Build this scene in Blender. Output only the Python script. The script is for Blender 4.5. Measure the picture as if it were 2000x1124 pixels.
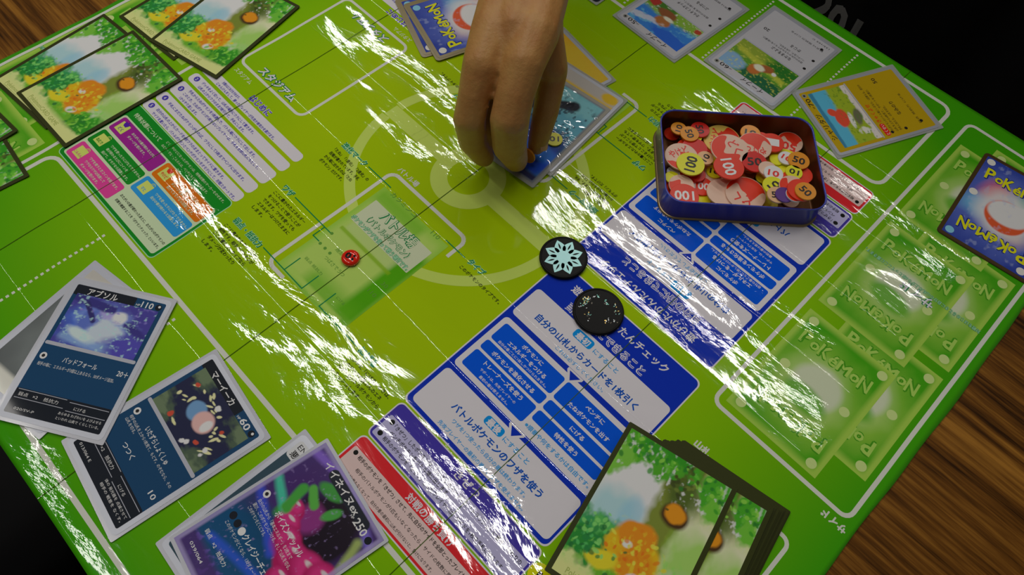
import bpy, bmesh, math, random
import numpy as np
from mathutils import Matrix, Vector, Euler
from mathutils.bvhtree import BVHTree

random.seed(7)
rng = np.random.default_rng(7)
for o in list(bpy.data.objects):
    bpy.data.objects.remove(o)
scene = bpy.context.scene
COL = scene.collection
MM = 0.001

# ------------------------------------------------------------------ camera
cam_d = bpy.data.cameras.new('camera')
cam = bpy.data.objects.new('camera', cam_d)
COL.objects.link(cam)
cam_d.sensor_fit = 'HORIZONTAL'
cam_d.sensor_width = 36.0
cam_d.lens = 24.6544
cam_d.clip_start = 0.01
RM = Matrix(((0.69866072, -0.64770487, 0.30389405),
             (0.71416729, 0.60591126, -0.35048058),
             (0.04287515, 0.4618982, 0.88589603)))
cam.matrix_world = Matrix.Translation((0, 0, 0.390752)) @ RM.to_4x4()
scene.camera = cam

# ------------------------------------------------------------------ world, lights, exposure
scene.view_settings.view_transform = 'Standard'
scene.view_settings.look = 'None'
scene.view_settings.exposure = -0.12
scene.view_settings.gamma = 1.0
scene.view_settings.use_curve_mapping = False
world = bpy.data.worlds.new('room_light')
scene.world = world
world.use_nodes = True
world.node_tree.nodes['Background'].inputs[0].default_value = (1.0, 0.96, 0.9, 1)
world.node_tree.nodes['Background'].inputs[1].default_value = 0.04

# rows of ceiling strip lamps running along the table (1.9 m above it)
for (lx, ly, ln, pw) in ((-1.05, 0.25, 2.0, 9.5), (-1.0, 1.28, 2.6, 11.5), (-0.9, 2.2, 2.4, 8.5),
                         (-1.2, -0.62, 2.6, 7.0)):
    ld = bpy.data.lights.new('ceiling_strip_lamp', 'AREA')
    ld.shape = 'RECTANGLE'
    ld.size = ln
    ld.size_y = 0.04
    ld.energy = pw
    ld.color = (1.0, 0.96, 0.90)
    lo = bpy.data.objects.new('ceiling_strip_lamp', ld)
    lo.location = (lx, ly, 1.9)
    COL.objects.link(lo)

# ------------------------------------------------------------------ helpers
def lin(c):
    c = c / 255.0
    return c / 12.92 if c <= 0.04045 else ((c + 0.055) / 1.055) ** 2.4

GAIN = 0.54
def C(r, g, b):
    return tuple(min(0.92, lin(x) / GAIN) for x in (r, g, b)) + (1.0,)

def new_obj(name, data, parent=None):
    o = bpy.data.objects.new(name, data)
    COL.objects.link(o)
    if parent is not None:
        o.parent = parent
    return o

def thing(name, label, cat, loc=(0, 0, 0), rz=0.0, group=None):
    o = new_obj(name, None)
    o.empty_display_size = 0.01
    o.location = loc
    o.rotation_euler = (0, 0, rz)
    tag(o, label, cat, group)
    return o

def tag(o, label, cat, group=None):
    o['label'] = label
    o['category'] = cat
    if group:
        o['group'] = group
    return o

MATS = {}
def mat(name, col, rough=0.5, spec=0.5, metal=0.0, coat=0.0, coat_r=0.05, trans=0.0, alpha=1.0, sss=0.0):
    if name in MATS:
        return MATS[name]
    m = bpy.data.materials.new(name)
    m.use_nodes = True
    b = m.node_tree.nodes['Principled BSDF']
    b.inputs['Base Color'].default_value = col if len(col) == 4 else (*col, 1)
    b.inputs['Roughness'].default_value = rough
    b.inputs['Specular IOR Level'].default_value = spec
    b.inputs['Metallic'].default_value = metal
    b.inputs['Coat Weight'].default_value = coat
    b.inputs['Coat Roughness'].default_value = coat_r
    b.inputs['Transmission Weight'].default_value = trans
    b.inputs['Alpha'].default_value = alpha
    b.inputs['Subsurface Weight'].default_value = sss
    MATS[name] = m
    return m

def nd(nt, typ, **kw):
    n = nt.nodes.new(typ)
    for k, v in kw.items():
        setattr(n, k, v)
    return n

def noise_node(nt, vec, scale, detail=2.0, rough=0.5, dist=0.0):
    n = nd(nt, 'ShaderNodeTexNoise')
    n.inputs['Scale'].default_value = scale
    n.inputs['Detail'].default_value = detail
    n.inputs['Roughness'].default_value = rough
    n.inputs['Distortion'].default_value = dist
    nt.links.new(vec, n.inputs['Vector'])
    return n

def mapping(nt, vec, scale, rot=(0, 0, 0), loc=(0, 0, 0)):
    n = nd(nt, 'ShaderNodeMapping')
    n.inputs['Scale'].default_value = scale
    n.inputs['Rotation'].default_value = rot
    n.inputs['Location'].default_value = loc
    nt.links.new(vec, n.inputs['Vector'])
    return n.outputs[0]

def math_node(nt, op, a, b=None, c=None):
    n = nd(nt, 'ShaderNodeMath', operation=op)
    for i, x in enumerate((a, b, c)):
        if x is None:
            continue
        if isinstance(x, (int, float)):
            n.inputs[i].default_value = x
        else:
            nt.links.new(x, n.inputs[i])
    return n.outputs[0]

# creased glossy vinyl relief, shared by the sheet and everything printed on it
VIN = bpy.data.node_groups.new('vinyl_relief', 'ShaderNodeTree')
VIN.interface.new_socket('Normal', in_out='OUTPUT', socket_type='NodeSocketVector')
def build_vinyl(nt):
    go = nd(nt, 'NodeGroupOutput')
    tc = nd(nt, 'ShaderNodeTexCoord')
    ob = tc.outputs['Object']
    def mask(scale, loc, lo, hi):
        n = noise_node(nt, mapping(nt, ob, scale, (0, 0, 0), loc), 1.0, 2.0, 0.5, 0.6)
        mr = nd(nt, 'ShaderNodeMapRange')
        mr.inputs['From Min'].default_value = lo
        mr.inputs['From Max'].default_value = hi
        nt.links.new(n.outputs[0], mr.inputs['Value'])
        return mr.outputs[0]
    # buckled patches with crinkled edges
    n1 = noise_node(nt, mapping(nt, ob, (13, 27, 1)), 1.0, 6.0, 0.46, 0.5)
    h1 = math_node(nt, 'MULTIPLY', math_node(nt, 'MULTIPLY', n1.outputs[0], 0.00115), math_node(nt, 'MULTIPLY_ADD', mask((7, 11, 1), (3.1, 1.7, 0), 0.38, 0.60), 0.76, 0.24))
    # long soft creases running along the sheet
    n2 = noise_node(nt, mapping(nt, ob, (7, 40, 1), (0, 0, 0.04)), 1.0, 2.0, 0.5, 0.5)
    ridge = math_node(nt, 'ABSOLUTE', math_node(nt, 'SUBTRACT', n2.outputs[0], 0.5))
    h2 = math_node(nt, 'MULTIPLY', math_node(nt, 'MULTIPLY', ridge, 0.00042), mask((5, 9, 1), (7.3, 4.2, 0), 0.42, 0.60))
    # fine crinkle
    n3 = noise_node(nt, mapping(nt, ob, (300, 380, 1)), 1.0, 3.0, 0.6, 0.4)
    h3 = math_node(nt, 'MULTIPLY', math_node(nt, 'MULTIPLY', n3.outputs[0], 0.000030), mask((16, 22, 1), (1.3, 9.2, 0), 0.48, 0.62))
    # straight fold lines along the sheet
    sp = nd(nt, 'ShaderNodeSeparateXYZ')
    nt.links.new(ob, sp.inputs[0])
    wob = noise_node(nt, mapping(nt, ob, (9, 2, 1)), 1.0, 1.0)
    yy = math_node(nt, 'ADD', math_node(nt, 'MULTIPLY_ADD', wob.outputs[0], 0.004, 0.01), sp.outputs[1])
    t = math_node(nt, 'PINGPONG', yy, 0.0265)
    g = math_node(nt, 'MAXIMUM', math_node(nt, 'SUBTRACT', 1.0, math_node(nt, 'DIVIDE', t, 0.0011)), 0.0)
    h4 = math_node(nt, 'MULTIPLY', math_node(nt, 'MULTIPLY', g, g), 0.00006)
    hh = math_node(nt, 'ADD', math_node(nt, 'ADD', h1, h2), math_node(nt, 'ADD', h3, h4))
    bp = nd(nt, 'ShaderNodeBump')
    bp.inputs['Strength'].default_value = 1.0
    bp.inputs['Distance'].default_value = 1.0
    nt.links.new(hh, bp.inputs['Height'])
    nt.links.new(bp.outputs[0], go.inputs[0])
build_vinyl(VIN)

def add_vinyl(m):
    nt = m.node_tree
    g = nd(nt, 'ShaderNodeGroup')
    g.node_tree = VIN
    nt.links.new(g.outputs[0], nt.nodes['Principled BSDF'].inputs['Normal'])

def ink(name, r, g, b):
    key = 'print_' + name
    if key in MATS:
        return MATS[key]
    m = mat(key, C(r, g, b), 0.04, 0.5)
    add_vinyl(m)
    return m

INK = {
    'white': ink('white', 184, 181, 186), 'line': ink('line', 180, 182, 172), 'navy': ink('navy', 14, 42, 152),
    'button': ink('button_blue', 6, 72, 184), 'badge': ink('badge_blue', 10, 120, 205), 'inknavy': ink('ink_navy', 16, 70, 155),
    'inksky': ink('ink_sky', 40, 130, 190), 'purple': ink('purple', 58, 48, 140), 'lilac': ink('lilac', 158, 155, 190),
    'red': ink('red', 196, 36, 42), 'pinkbox': ink('pale_pink', 205, 165, 162), 'black': ink('black', 22, 24, 22),
    'green': ink('green', 22, 112, 62), 'mint': ink('mint', 140, 185, 150), 'panelgreen': ink('panel_green', 20, 118, 30),
    'palegreen': ink('pale_green', 170, 196, 152), 'magenta': ink('magenta', 132, 32, 122), 'pink': ink('pink', 200, 58, 128),
    'orange': ink('orange', 215, 98, 14), 'sky': ink('sky', 40, 130, 205), 'lime': ink('lime', 176, 205, 92),
    'violettext': ink('violet_text', 62, 52, 148), 'ghost': ink('ghost_green', 150, 172, 60), 'ring': ink('ring', 164, 184, 84),
    'cardpale': ink('card_pale', 150, 172, 86), 'cardgreen': ink('card_green', 62, 140, 20), 'cardwhite': ink('card_white', 172, 180, 150),
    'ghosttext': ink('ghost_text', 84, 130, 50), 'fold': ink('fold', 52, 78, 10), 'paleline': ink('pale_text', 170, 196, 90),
    'yellow': ink('yellow', 205, 190, 10), 'redflame': ink('flame', 205, 50, 20), 'violet': ink('violet', 70, 30, 140),
    'logo': ink('logo_pale', 142, 176, 78), 'logodark': ink('logo_dark', 60, 128, 22), 'dot': ink('dot_pale', 166, 184, 116),
}

# ---- mat height (mm) : gentle waves
def relief(x, y):
    x = np.asarray(x, float); y = np.asarray(y, float)
    h = 0.16 * np.sin(y / 7.3 + 1.2 * np.sin(x / 61.0)) * (0.5 + 0.5 * np.sin(x / 83.0 + y / 120.0))
    h = h + 0.16 * np.sin(y / 15.0 - x / 90.0 + 0.7) + 0.08 * np.sin(x / 21.0 + y / 40.0)
    return h

# ---- text to triangles, cached (unit: em = 1)
TCACHE = {}
def glyphs(s, bold=0.0):
    key = (s, round(bold, 4))
    if key in TCACHE:
        return TCACHE[key]
    if bold > 0.004:
        # heavier stroke: the plain letters laid over themselves, shifted by the extra stroke width
        v, f = glyphs(s, 0.0)
        k = 3 if bold < 0.02 else (4 if bold < 0.05 else 8)
        vs = []; fs = []
        for i in range(k):
            a = 2 * math.pi * (i + 0.5) / k
            fs += [tuple(j + i * len(v) for j in q) for q in f]
            w = v.copy(); w[:, :2] += np.array([math.cos(a), math.sin(a)]) * bold; w[:, 2] = i * 0.003; vs.append(w)
        TCACHE[key] = (np.vstack(vs) if len(v) else v, fs)
        return TCACHE[key]
    bold = 0.0
    cu = bpy.data.curves.new('t', 'FONT')
    cu.body = s
    cu.size = 1.0
    cu.offset = bold
    cu.resolution_u = 2
    cu.fill_mode = 'FRONT'
    ob = bpy.data.objects.new('t', cu)
    me = ob.to_mesh()
    n = len(me.vertices)
    v = np.zeros(n * 3)
    me.vertices.foreach_get('co', v)
    v = v.reshape(-1, 3).copy(); v[:, 2] = 0.0
    f = [tuple(p.vertices) for p in me.polygons]
    # keep faces upward
    for i, p in enumerate(me.polygons):
        if p.normal.z < 0:
            f[i] = f[i][::-1]
    ob.to_mesh_clear()
    bpy.data.objects.remove(ob)
    bpy.data.curves.remove(cu)
    TCACHE[key] = (v, f)
    return v, f

def text_at(s, u0, u1, vb, h, bold=0.0, ang=0.0):
    """text from u0 to u1 on baseline vb with em height h (mm); u1 None keeps natural width."""
    v, f = glyphs(s, bold)
    if len(v) == 0:
        return np.zeros((0, 3)), []
    v = v.copy()
    x0, x1 = v[:, 0].min(), v[:, 0].max()
    sx = h if u1 is None else (u1 - u0) / max(1e-6, x1 - x0)
    xx = (v[:, 0] - x0) * sx
    yy = v[:, 1] * h
    if ang:
        ca, sa = math.cos(ang), math.sin(ang)
        xx, yy = xx * ca - yy * sa, xx * sa + yy * ca
    return np.c_[u0 + xx, vb + yy, v[:, 2]], f

def rrect(x0, y0, x1, y1, r, n=5):
    r = min(r, abs(x1 - x0) / 2, abs(y1 - y0) / 2)
    pts = []
    for cx, cy, a0 in ((x1 - r, y1 - r, 0), (x0 + r, y1 - r, 90), (x0 + r, y0 + r, 180), (x1 - r, y0 + r, 270)):
        for i in range(n + 1):
            a = math.radians(a0 + 90 * i / n)
            pts.append((cx + r * math.cos(a), cy + r * math.sin(a)))
    return np.array(pts)

def ring_quads(po, pi):
    n = len(po)
    v = np.vstack([po, pi])
    return v, [(i, (i + 1) % n, n + (i + 1) % n, n + i) for i in range(n)]

class Sheet:
    """flat print laid on the mat: 2D pieces in mm, draped over the mat's height."""
    def __init__(s, tf=None):
        s.v = []; s.f = []; s.m = []; s.n = 0; s.mats = []; s.tf = tf
    def add(s, v, f, ink_name, layer):
        if len(v) == 0:
            return s
        v = np.asarray(v, float)
        if s.tf is not None:
            px, py = s.tf
            v = np.c_[2 * px - v[:, 0], 2 * py - v[:, 1], v[:, 2:]]
        m = INK[ink_name]
        if m not in s.mats:
            s.mats.append(m)
        mi = s.mats.index(m)
        z = relief(v[:, 0], v[:, 1]) + 0.05 * layer + (v[:, 2] if v.shape[1] == 3 else 0.0)
        s.v.append(np.c_[v[:, :2], z] * MM)
        s.f += [tuple(i + s.n for i in q) for q in f]
        s.m += [mi] * len(f)
        s.n += len(v)
        return s
    def poly(s, pts, ink_name, layer, grid=5.0):
        pts = np.asarray(pts, float)
        bm = bmesh.new()
        vs = [bm.verts.new((p[0], p[1], 0)) for p in pts]
        fc = bm.faces.new(vs)
        if fc.normal.z < 0 or sum((pts[i][0] * pts[(i + 1) % len(pts)][1] - pts[(i + 1) % len(pts)][0] * pts[i][1]) for i in range(len(pts))) < 0:
            fc.normal_flip()
        lo, hi = pts.min(0), pts.max(0)
        for ax in (0, 1):
            k = math.floor(lo[ax] / grid) + 1
            while k * grid < hi[ax]:
                co = [0, 0, 0]; co[ax] = k * grid
                no = [0, 0, 0]; no[ax] = 1
                bmesh.ops.bisect_plane(bm, geom=bm.verts[:] + bm.edges[:] + bm.faces[:], plane_co=co, plane_no=no, dist=1e-6)
                k += 1
        bmesh.ops.triangulate(bm, faces=bm.faces[:])
        bm.verts.index_update()
        v = np.array([(w.co.x, w.co.y) for w in bm.verts])
        f = [tuple(w.index for w in q.verts) for q in bm.faces]
        bm.free()
        return s.add(v, f, ink_name, layer)
    def rr(s, x0, y0, x1, y1, r, ink_name, layer):
        return s.poly(rrect(x0, y0, x1, y1, r), ink_name, layer)
    def frame(s, x0, y0, x1, y1, r, w, ink_name, layer):
        def dense(p, nn):
            out = []
            for i in range(len(p)):
                a, b = p[i], p[(i + 1) % len(p)]
                k = nn[i]
                for t in range(k):
                    out.append(a + (b - a) * t / k)
            return np.array(out)
        po = rrect(x0, y0, x1, y1, r)
        pi = rrect(x0 + w, y0 + w, x1 - w, y1 - w, max(0.3, r - w))
        nn = [max(1, int(np.hypot(*(po[(i + 1) % len(po)] - po[i])) / 4)) for i in range(len(po))]
        v, f = ring_quads(dense(po, nn), dense(pi, nn))
        return s.add(v, f, ink_name, layer)
    def line(s, pts, w, ink_name, layer):
        for (a, b) in zip(pts[:-1], pts[1:]):
            a = np.array(a, float); b = np.array(b, float)
            d = b - a; L = np.hypot(*d); d /= L
            nrm = np.array([-d[1], d[0]]) * w / 2
            a2, b2 = a - d * w / 2, b + d * w / 2
            k = max(1, int(L / 4))
            v = []; f = []
            for i in range(k + 1):
                c = a2 + (b2 - a2) * i / k
                v += [c - nrm, c + nrm]
            for i in range(k):
                f.append((2 * i, 2 * i + 2, 2 * i + 3, 2 * i + 1))
            s.add(np.array(v), f, ink_name, layer)
        return s
    def arc(s, cx, cy, r0, r1, a0, a1, ink_name, layer, n=48):
        v = []; f = []
        for i in range(n + 1):
            a = math.radians(a0 + (a1 - a0) * i / n)
            for k in range(3):
                r = r0 + (r1 - r0) * k / 2
                v.append((cx + r * math.cos(a), cy + r * math.sin(a)))
        for i in range(n):
            for k in range(2):
                f.append((3 * i + k, 3 * i + k + 1, 3 * i + 4 + k, 3 * i + 3 + k))
        return s.add(np.array(v), f, ink_name, layer)
    def disc(s, cx, cy, r, ink_name, layer, n=20):
        p = [(cx + r * math.cos(2 * math.pi * i / n), cy + r * math.sin(2 * math.pi * i / n)) for i in range(n)]
        return s.add(np.array(p), [tuple(range(n))], ink_name, layer)
    def txt(s, string, u0, u1, vb, h, ink_name, layer, bold=0.0, outline=None, ow=0.05, ang=0.0):
        if outline:
            v, f = text_at(string, u0, u1, vb, h, bold + ow, ang)
            s.add(v, f, outline, layer)
            layer = layer + 0.6
        v, f = text_at(string, u0, u1, vb, h, bold, ang)
        return s.add(v, f, ink_name, layer)
    def obj(s, name, parent):
        me = bpy.data.meshes.new(name)
        if s.n:
            me.from_pydata(np.vstack(s.v).tolist(), [], s.f)
            for m in s.mats:
                me.materials.append(m)
            me.polygons.foreach_set('material_index', s.m)
            me.update()
        return new_obj(name, me, parent)

# ------------------------------------------------------------------ small mesh builders
def bm_to(name, bm, m, parent=None, smooth=False):
    me = bpy.data.meshes.new(name)
    bm.to_mesh(me)
    bm.free()
    if smooth:
        for p in me.polygons:
            p.use_smooth = True
    for q in (m if isinstance(m, (list, tuple)) else [m]):
        me.materials.append(q)
    return new_obj(name, me, parent)

def slab_mesh(name, w, h, t, r, mats, z0=0.0, n=5):
    """rounded-corner slab, mm, centred, from z0 to z0+t"""
    p = rrect(-w / 2, -h / 2, w / 2, h / 2, r, n)
    k = len(p)
    v = [(x * MM, y * MM, z0 * MM) for x, y in p] + [(x * MM, y * MM, (z0 + t) * MM) for x, y in p]
    f = [tuple(range(k))[::-1], tuple(range(k, 2 * k))] + [(i, (i + 1) % k, k + (i + 1) % k, k + i) for i in range(k)]
    me = bpy.data.meshes.new(name)
    me.from_pydata(v, [], f)
    for m in mats:
        me.materials.append(m)
    return me

def flat_mesh(name, pieces, z):
    """pieces: list of (verts2d mm, faces, material, dz)"""
    V = []; F = []; MI = []; M = []; n = 0
    for v, f, m, dz in pieces:
        if len(v) == 0:
            continue
        if m not in M:
            M.append(m)
        v = np.asarray(v, float)
        V.append(np.c_[v[:, :2], np.full(len(v), z + dz) + (v[:, 2] if v.shape[1] == 3 else 0.0)] * MM)
        F += [tuple(i + n for i in q) for q in f]
        MI += [M.index(m)] * len(f)
        n += len(v)
    me = bpy.data.meshes.new(name)
    if n:
        me.from_pydata(np.vstack(V).tolist(), [], F)
        for m in M:
            me.materials.append(m)
        me.polygons.foreach_set('material_index', MI)
        me.update()
    return me

def rect_piece(x0, y0, x1, y1, m, dz=0.0, r=0.0):
    if r:
        p = rrect(x0, y0, x1, y1, r, 4)
    else:
        p = np.array([(x0, y0), (x1, y0), (x1, y1), (x0, y1)])
    return (p, [tuple(range(len(p)))], m, dz)

def disc_piece(cx, cy, r, m, dz=0.0, n=24, ry=None, ang=0.0):
    ry = ry or r
    ca, sa = math.cos(ang), math.sin(ang)
    p = []
    for i in range(n):
        a = 2 * math.pi * i / n
        x, y = r * math.cos(a), ry * math.sin(a)
        p.append((cx + x * ca - y * sa, cy + x * sa + y * ca))
    return (np.array(p), [tuple(range(n))], m, dz)

def text_piece(s, x0, x1, yb, h, m, dz=0.0, bold=0.0, ang=0.0):
    v, f = text_at(s, x0, x1, yb, h, bold, ang)
    return (v, f, m, dz)

# ------------------------------------------------------------------ painting helper (grid colours for printed pictures)
def vnoise(h, w, cells, seed):
    r = np.random.default_rng(seed)
    g = r.random((cells + 2, cells + 2))
    y = np.linspace(0, cells, h); x = np.linspace(0, cells, w)
    yi = y.astype(int); xi = x.astype(int)
    fy = (y - yi)[:, None]; fx = (x - xi)[None, :]
    fy = fy * fy * (3 - 2 * fy); fx = fx * fx * (3 - 2 * fx)
    a = g[np.ix_(yi, xi)]; b = g[np.ix_(yi, xi + 1)]; c = g[np.ix_(yi + 1, xi)]; d = g[np.ix_(yi + 1, xi + 1)]
    return (a * (1 - fx) + b * fx) * (1 - fy) + (c * (1 - fx) + d * fx) * fy

class Paint:
    def __init__(s, w, h, base, step=0.6):
        s.W = w; s.H = h
        s.nx = int(w / step) + 1; s.ny = int(h / step) + 1
        s.x = np.linspace(0, 1, s.nx)[None, :].repeat(s.ny, 0)
        s.y = np.linspace(0, 1, s.ny)[:, None].repeat(s.nx, 1)
        s.c = np.zeros((s.ny, s.nx, 3)) + np.array(C(*base)[:3])
        s.seed = 1
    def n(s, cells):
        s.seed += 1
        return vnoise(s.ny, s.nx, cells, s.seed)
    def fbm(s, cells):
        return (s.n(cells) + 0.5 * s.n(cells * 2) + 0.25 * s.n(cells * 4)) / 1.75
    def mix(s, mask, col):
        mask = np.clip(mask, 0, 1)[..., None]
        s.c = s.c * (1 - mask) + np.array(C(*col)[:3]) * mask
        return s
    def blob(s, cx, cy, rx, ry, col, soft=0.3, ang=0.0, rag=0.0, cells=8, k=1.0):
        asp = s.H / s.W
        dx = s.x - cx; dy = (s.y - cy) * asp
        ca, sa = math.cos(math.radians(ang)), math.sin(math.radians(ang))
        a = (dx * ca + dy * sa) / rx; b = (-dx * sa + dy * ca) / (ry * asp)
        d = np.sqrt(a * a + b * b)
        if rag:
            d = d + rag * (s.fbm(cells) - 0.5) * 2
        return s.mix(k * np.clip((1 - d) / max(soft, 1e-3) + 0.5, 0, 1), col)
    def band(s, x0, y0, x1, y1, w, col, soft=0.3, rag=0.0, k=1.0):
        asp = s.H / s.W
        px, py = s.x, s.y * asp
        ax, ay, bx, by = x0, y0 * asp, x1, y1 * asp
        vx, vy = bx - ax, by - ay
        t = np.clip(((px - ax) * vx + (py - ay) * vy) / (vx * vx + vy * vy), 0, 1)
        d = np.hypot(px - ax - t * vx, py - ay - t * vy) / w
        if rag:
            d = d + rag * (s.fbm(10) - 0.5) * 2
        return s.mix(k * np.clip((1 - d) / max(soft, 1e-3) + 0.5, 0, 1), col)
    def speck(s, cells, thr, col, region=None, k=1.0, gain=8.0):
        m = np.clip((s.fbm(cells) - thr) * gain, 0, 1)
        if region is not None:
            m = m * region
        return s.mix(m * k, col)
    def box(s, x0, x1, y0, y1, soft=0.05):
        f = lambda t: np.clip(t / soft + 0.5, 0, 1)
        return f(s.x - x0) * f(x1 - s.x) * f(s.y - y0) * f(y1 - s.y)
    def mesh(s, name, x0, y0, z, m):
        xs = (x0 + s.x * s.W).ravel(); ys = (y0 + s.y * s.H).ravel()
        v = np.c_[xs, ys, np.full(xs.size, z)] * MM
        idx = np.arange(s.nx * s.ny).reshape(s.ny, s.nx)
        q = np.stack([idx[:-1, :-1], idx[:-1, 1:], idx[1:, 1:], idx[1:, :-1]], -1).reshape(-1, 4)
        me = bpy.data.meshes.new(name)
        me.from_pydata(v.tolist(), [], q.tolist())
        ca = me.color_attributes.new('paint', 'FLOAT_COLOR', 'POINT')
        cc = np.ones((s.nx * s.ny, 4)); cc[:, :3] = np.clip(s.c.reshape(-1, 3), 0, 0.92)
        ca.data.foreach_set('color', cc.ravel())
        me.materials.append(m)
        return me

def painted(name, rough=0.25, coat=0.6, coat_r=0.08, bump=0.0, vinyl=False):
    if name in MATS:
        return MATS[name]
    m = mat(name, (0.5, 0.5, 0.5, 1), rough, 0.5 if vinyl else 0.15, coat=coat, coat_r=coat_r)
    nt = m.node_tree
    a = nd(nt, 'ShaderNodeAttribute', attribute_name='paint')
    b = nt.nodes['Principled BSDF']
    nt.links.new(a.outputs['Color'], b.inputs['Base Color'])
    if vinyl:
        add_vinyl(m)
    if bump:
        tc = nd(nt, 'ShaderNodeTexCoord')
        nz = noise_node(nt, tc.outputs['Object'], 45.0, 2.0, 0.5, 0.5)
        bp = nd(nt, 'ShaderNodeBump')
        bp.inputs['Strength'].default_value = 1.0
        bp.inputs['Distance'].default_value = bump
        nt.links.new(nz.outputs[0], bp.inputs['Height'])
        nt.links.new(bp.outputs[0], b.inputs['Normal'])
        nt.links.new(bp.outputs[0], b.inputs['Coat Normal'])
    return m

# ------------------------------------------------------------------ setting: floor
FLOOR_Z = -0.72
def floor_mat():
    m = mat('floor_linoleum', (0.16, 0.13, 0.10, 1), 0.5)
    nt = m.node_tree
    tc = nd(nt, 'ShaderNodeTexCoord')
    n = noise_node(nt, tc.outputs['Object'], 14.0, 4.0, 0.6)
    cr = nd(nt, 'ShaderNodeValToRGB')
    cr.color_ramp.elements[0].color = (0.10, 0.085, 0.065, 1)
    cr.color_ramp.elements[1].color = (0.22, 0.18, 0.14, 1)
    nt.links.new(n.outputs[0], cr.inputs[0])
    nt.links.new(cr.outputs[0], nt.nodes['Principled BSDF'].inputs['Base Color'])
    return m
bm = bmesh.new()
bmesh.ops.create_grid(bm, x_segments=4, y_segments=4, size=2.2)
fl = bm_to('floor', bm, floor_mat())
fl.location = (-0.2, 0.2, FLOOR_Z)
fl['kind'] = 'structure'
fl['label'] = 'grey brown linoleum floor under the table'

# ------------------------------------------------------------------ table
def wood_mat():
    m = mat('brown_wood', (0.2, 0.1, 0.03, 1), 0.4, 0.10)
    nt = m.node_tree
    tc = nd(nt, 'ShaderNodeTexCoord')
    ob = tc.outputs['Object']
    n1 = noise_node(nt, mapping(nt, ob, (3.0, 60.0, 1)), 1.0, 4.0, 0.6, 0.8)
    n2 = noise_node(nt, mapping(nt, ob, (9.0, 260.0, 1)), 1.0, 3.0, 0.6, 0.3)
    n3 = noise_node(nt, mapping(nt, ob, (60.0, 900.0, 1)), 1.0, 2.0, 0.6, 0.0)
    a = math_node(nt, 'MULTIPLY_ADD', n2.outputs[0], 0.5, math_node(nt, 'MULTIPLY', n1.outputs[0], 0.75))
    a = math_node(nt, 'MULTIPLY_ADD', n3.outputs[0], 0.18, a)
    cr = nd(nt, 'ShaderNodeValToRGB')
    e = cr.color_ramp.elements
    e[0].position = 0.56; e[0].color = (0.034, 0.012, 0.002, 1)
    e[1].position = 0.90; e[1].color = (0.42, 0.185, 0.026, 1)
    x = cr.color_ramp.elements.new(0.70); x.color = (0.165, 0.062, 0.008, 1)
    nt.links.new(a, cr.inputs[0])
    nt.links.new(cr.outputs[0], nt.nodes['Principled BSDF'].inputs['Base Color'])
    return m
WOOD = wood_mat()
TAB = thing('table', 'brown wood grain table under the green playmat', 'table', (0, 0, FLOOR_Z))
TZ = -1.1 * MM
def box_obj(name, x0, x1, y0, y1, z0, z1, m, parent, bev=0.0):
    bm = bmesh.new()
    bmesh.ops.create_cube(bm, size=1.0)
    for v in bm.verts:
        v.co = Vector(((x0 + x1) / 2 + v.co.x * (x1 - x0), (y0 + y1) / 2 + v.co.y * (y1 - y0), (z0 + z1) / 2 + v.co.z * (z1 - z0)))
    if bev:
        bmesh.ops.bevel(bm, geom=bm.edges[:], offset=bev, segments=2, affect='EDGES')
    return bm_to(name, bm, m, parent)
EDGE = mat('table_edge_band', (0.03, 0.022, 0.016, 1), 0.5)
LEGM = mat('table_leg_steel', (0.22, 0.22, 0.22, 1), 0.35, metal=0.8)
dz = -FLOOR_Z
box_obj('tabletop', -1.15, 0.65, -0.100, 0.500, TZ - 0.026 + dz, TZ + dz, WOOD, TAB, 0.0015)
for (a, b, c_, d_) in ((-1.152, 0.652, -0.104, -0.100), (-1.152, 0.652, 0.500, 0.504), (-1.154, -1.150, -0.104, 0.504), (0.650, 0.654, -0.104, 0.504)):
    box_obj('edge_band', a, b, c_, d_, TZ - 0.026 + dz, TZ - 0.0008 + dz, EDGE, TAB)
for lx in (-1.08, 0.58):
    for ly in (-0.05, 0.45):
        box_obj('leg', lx - 0.018, lx + 0.018, ly - 0.018, ly + 0.018, 0.0, TZ - 0.026 + dz, LEGM, TAB, 0.003)

# ------------------------------------------------------------------ playmat
U0, U1, V0, V1 = -521.5, 101.5, -117.5, 514.0
def sheet_mat():
    m = mat('green_vinyl', (0.2, 0.4, 0.02, 1), 0.04, 0.5)
    nt = m.node_tree
    tc = nd(nt, 'ShaderNodeTexCoord')
    sp = nd(nt, 'ShaderNodeSeparateXYZ')
    nt.links.new(tc.outputs['Object'], sp.inputs[0])
    dx = math_node(nt, 'MULTIPLY', math_node(nt, 'ABSOLUTE', math_node(nt, 'ADD', sp.outputs[0], 0.205)), 1 / 0.31)
    dy = math_node(nt, 'MULTIPLY', math_node(nt, 'ABSOLUTE', math_node(nt, 'ADD', sp.outputs[1], -0.196)), 1 / 0.315)
    d = math_node(nt, 'POWER', math_node(nt, 'ADD', math_node(nt, 'POWER', dx, 3.0), math_node(nt, 'POWER', dy, 3.0)), 1 / 3.0)
    cr = nd(nt, 'ShaderNodeValToRGB')
    e = cr.color_ramp.elements
    e[0].position = 0.40; e[0].color = C(138, 166, 6)
    e[1].position = 0.98; e[1].color = C(52, 134, 8)
    k = cr.color_ramp.elements.new(0.68); k.color = C(110, 158, 5)
    nt.links.new(d, cr.inputs[0])
    nt.links.new(cr.outputs[0], nt.nodes['Principled BSDF'].inputs['Base Color'])
    add_vinyl(m)
    return m
MAT = thing('playmat', 'glossy green printed vinyl game playmat with white panels lying on the wooden table', 'playmat', (0, 0, 0))
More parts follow.
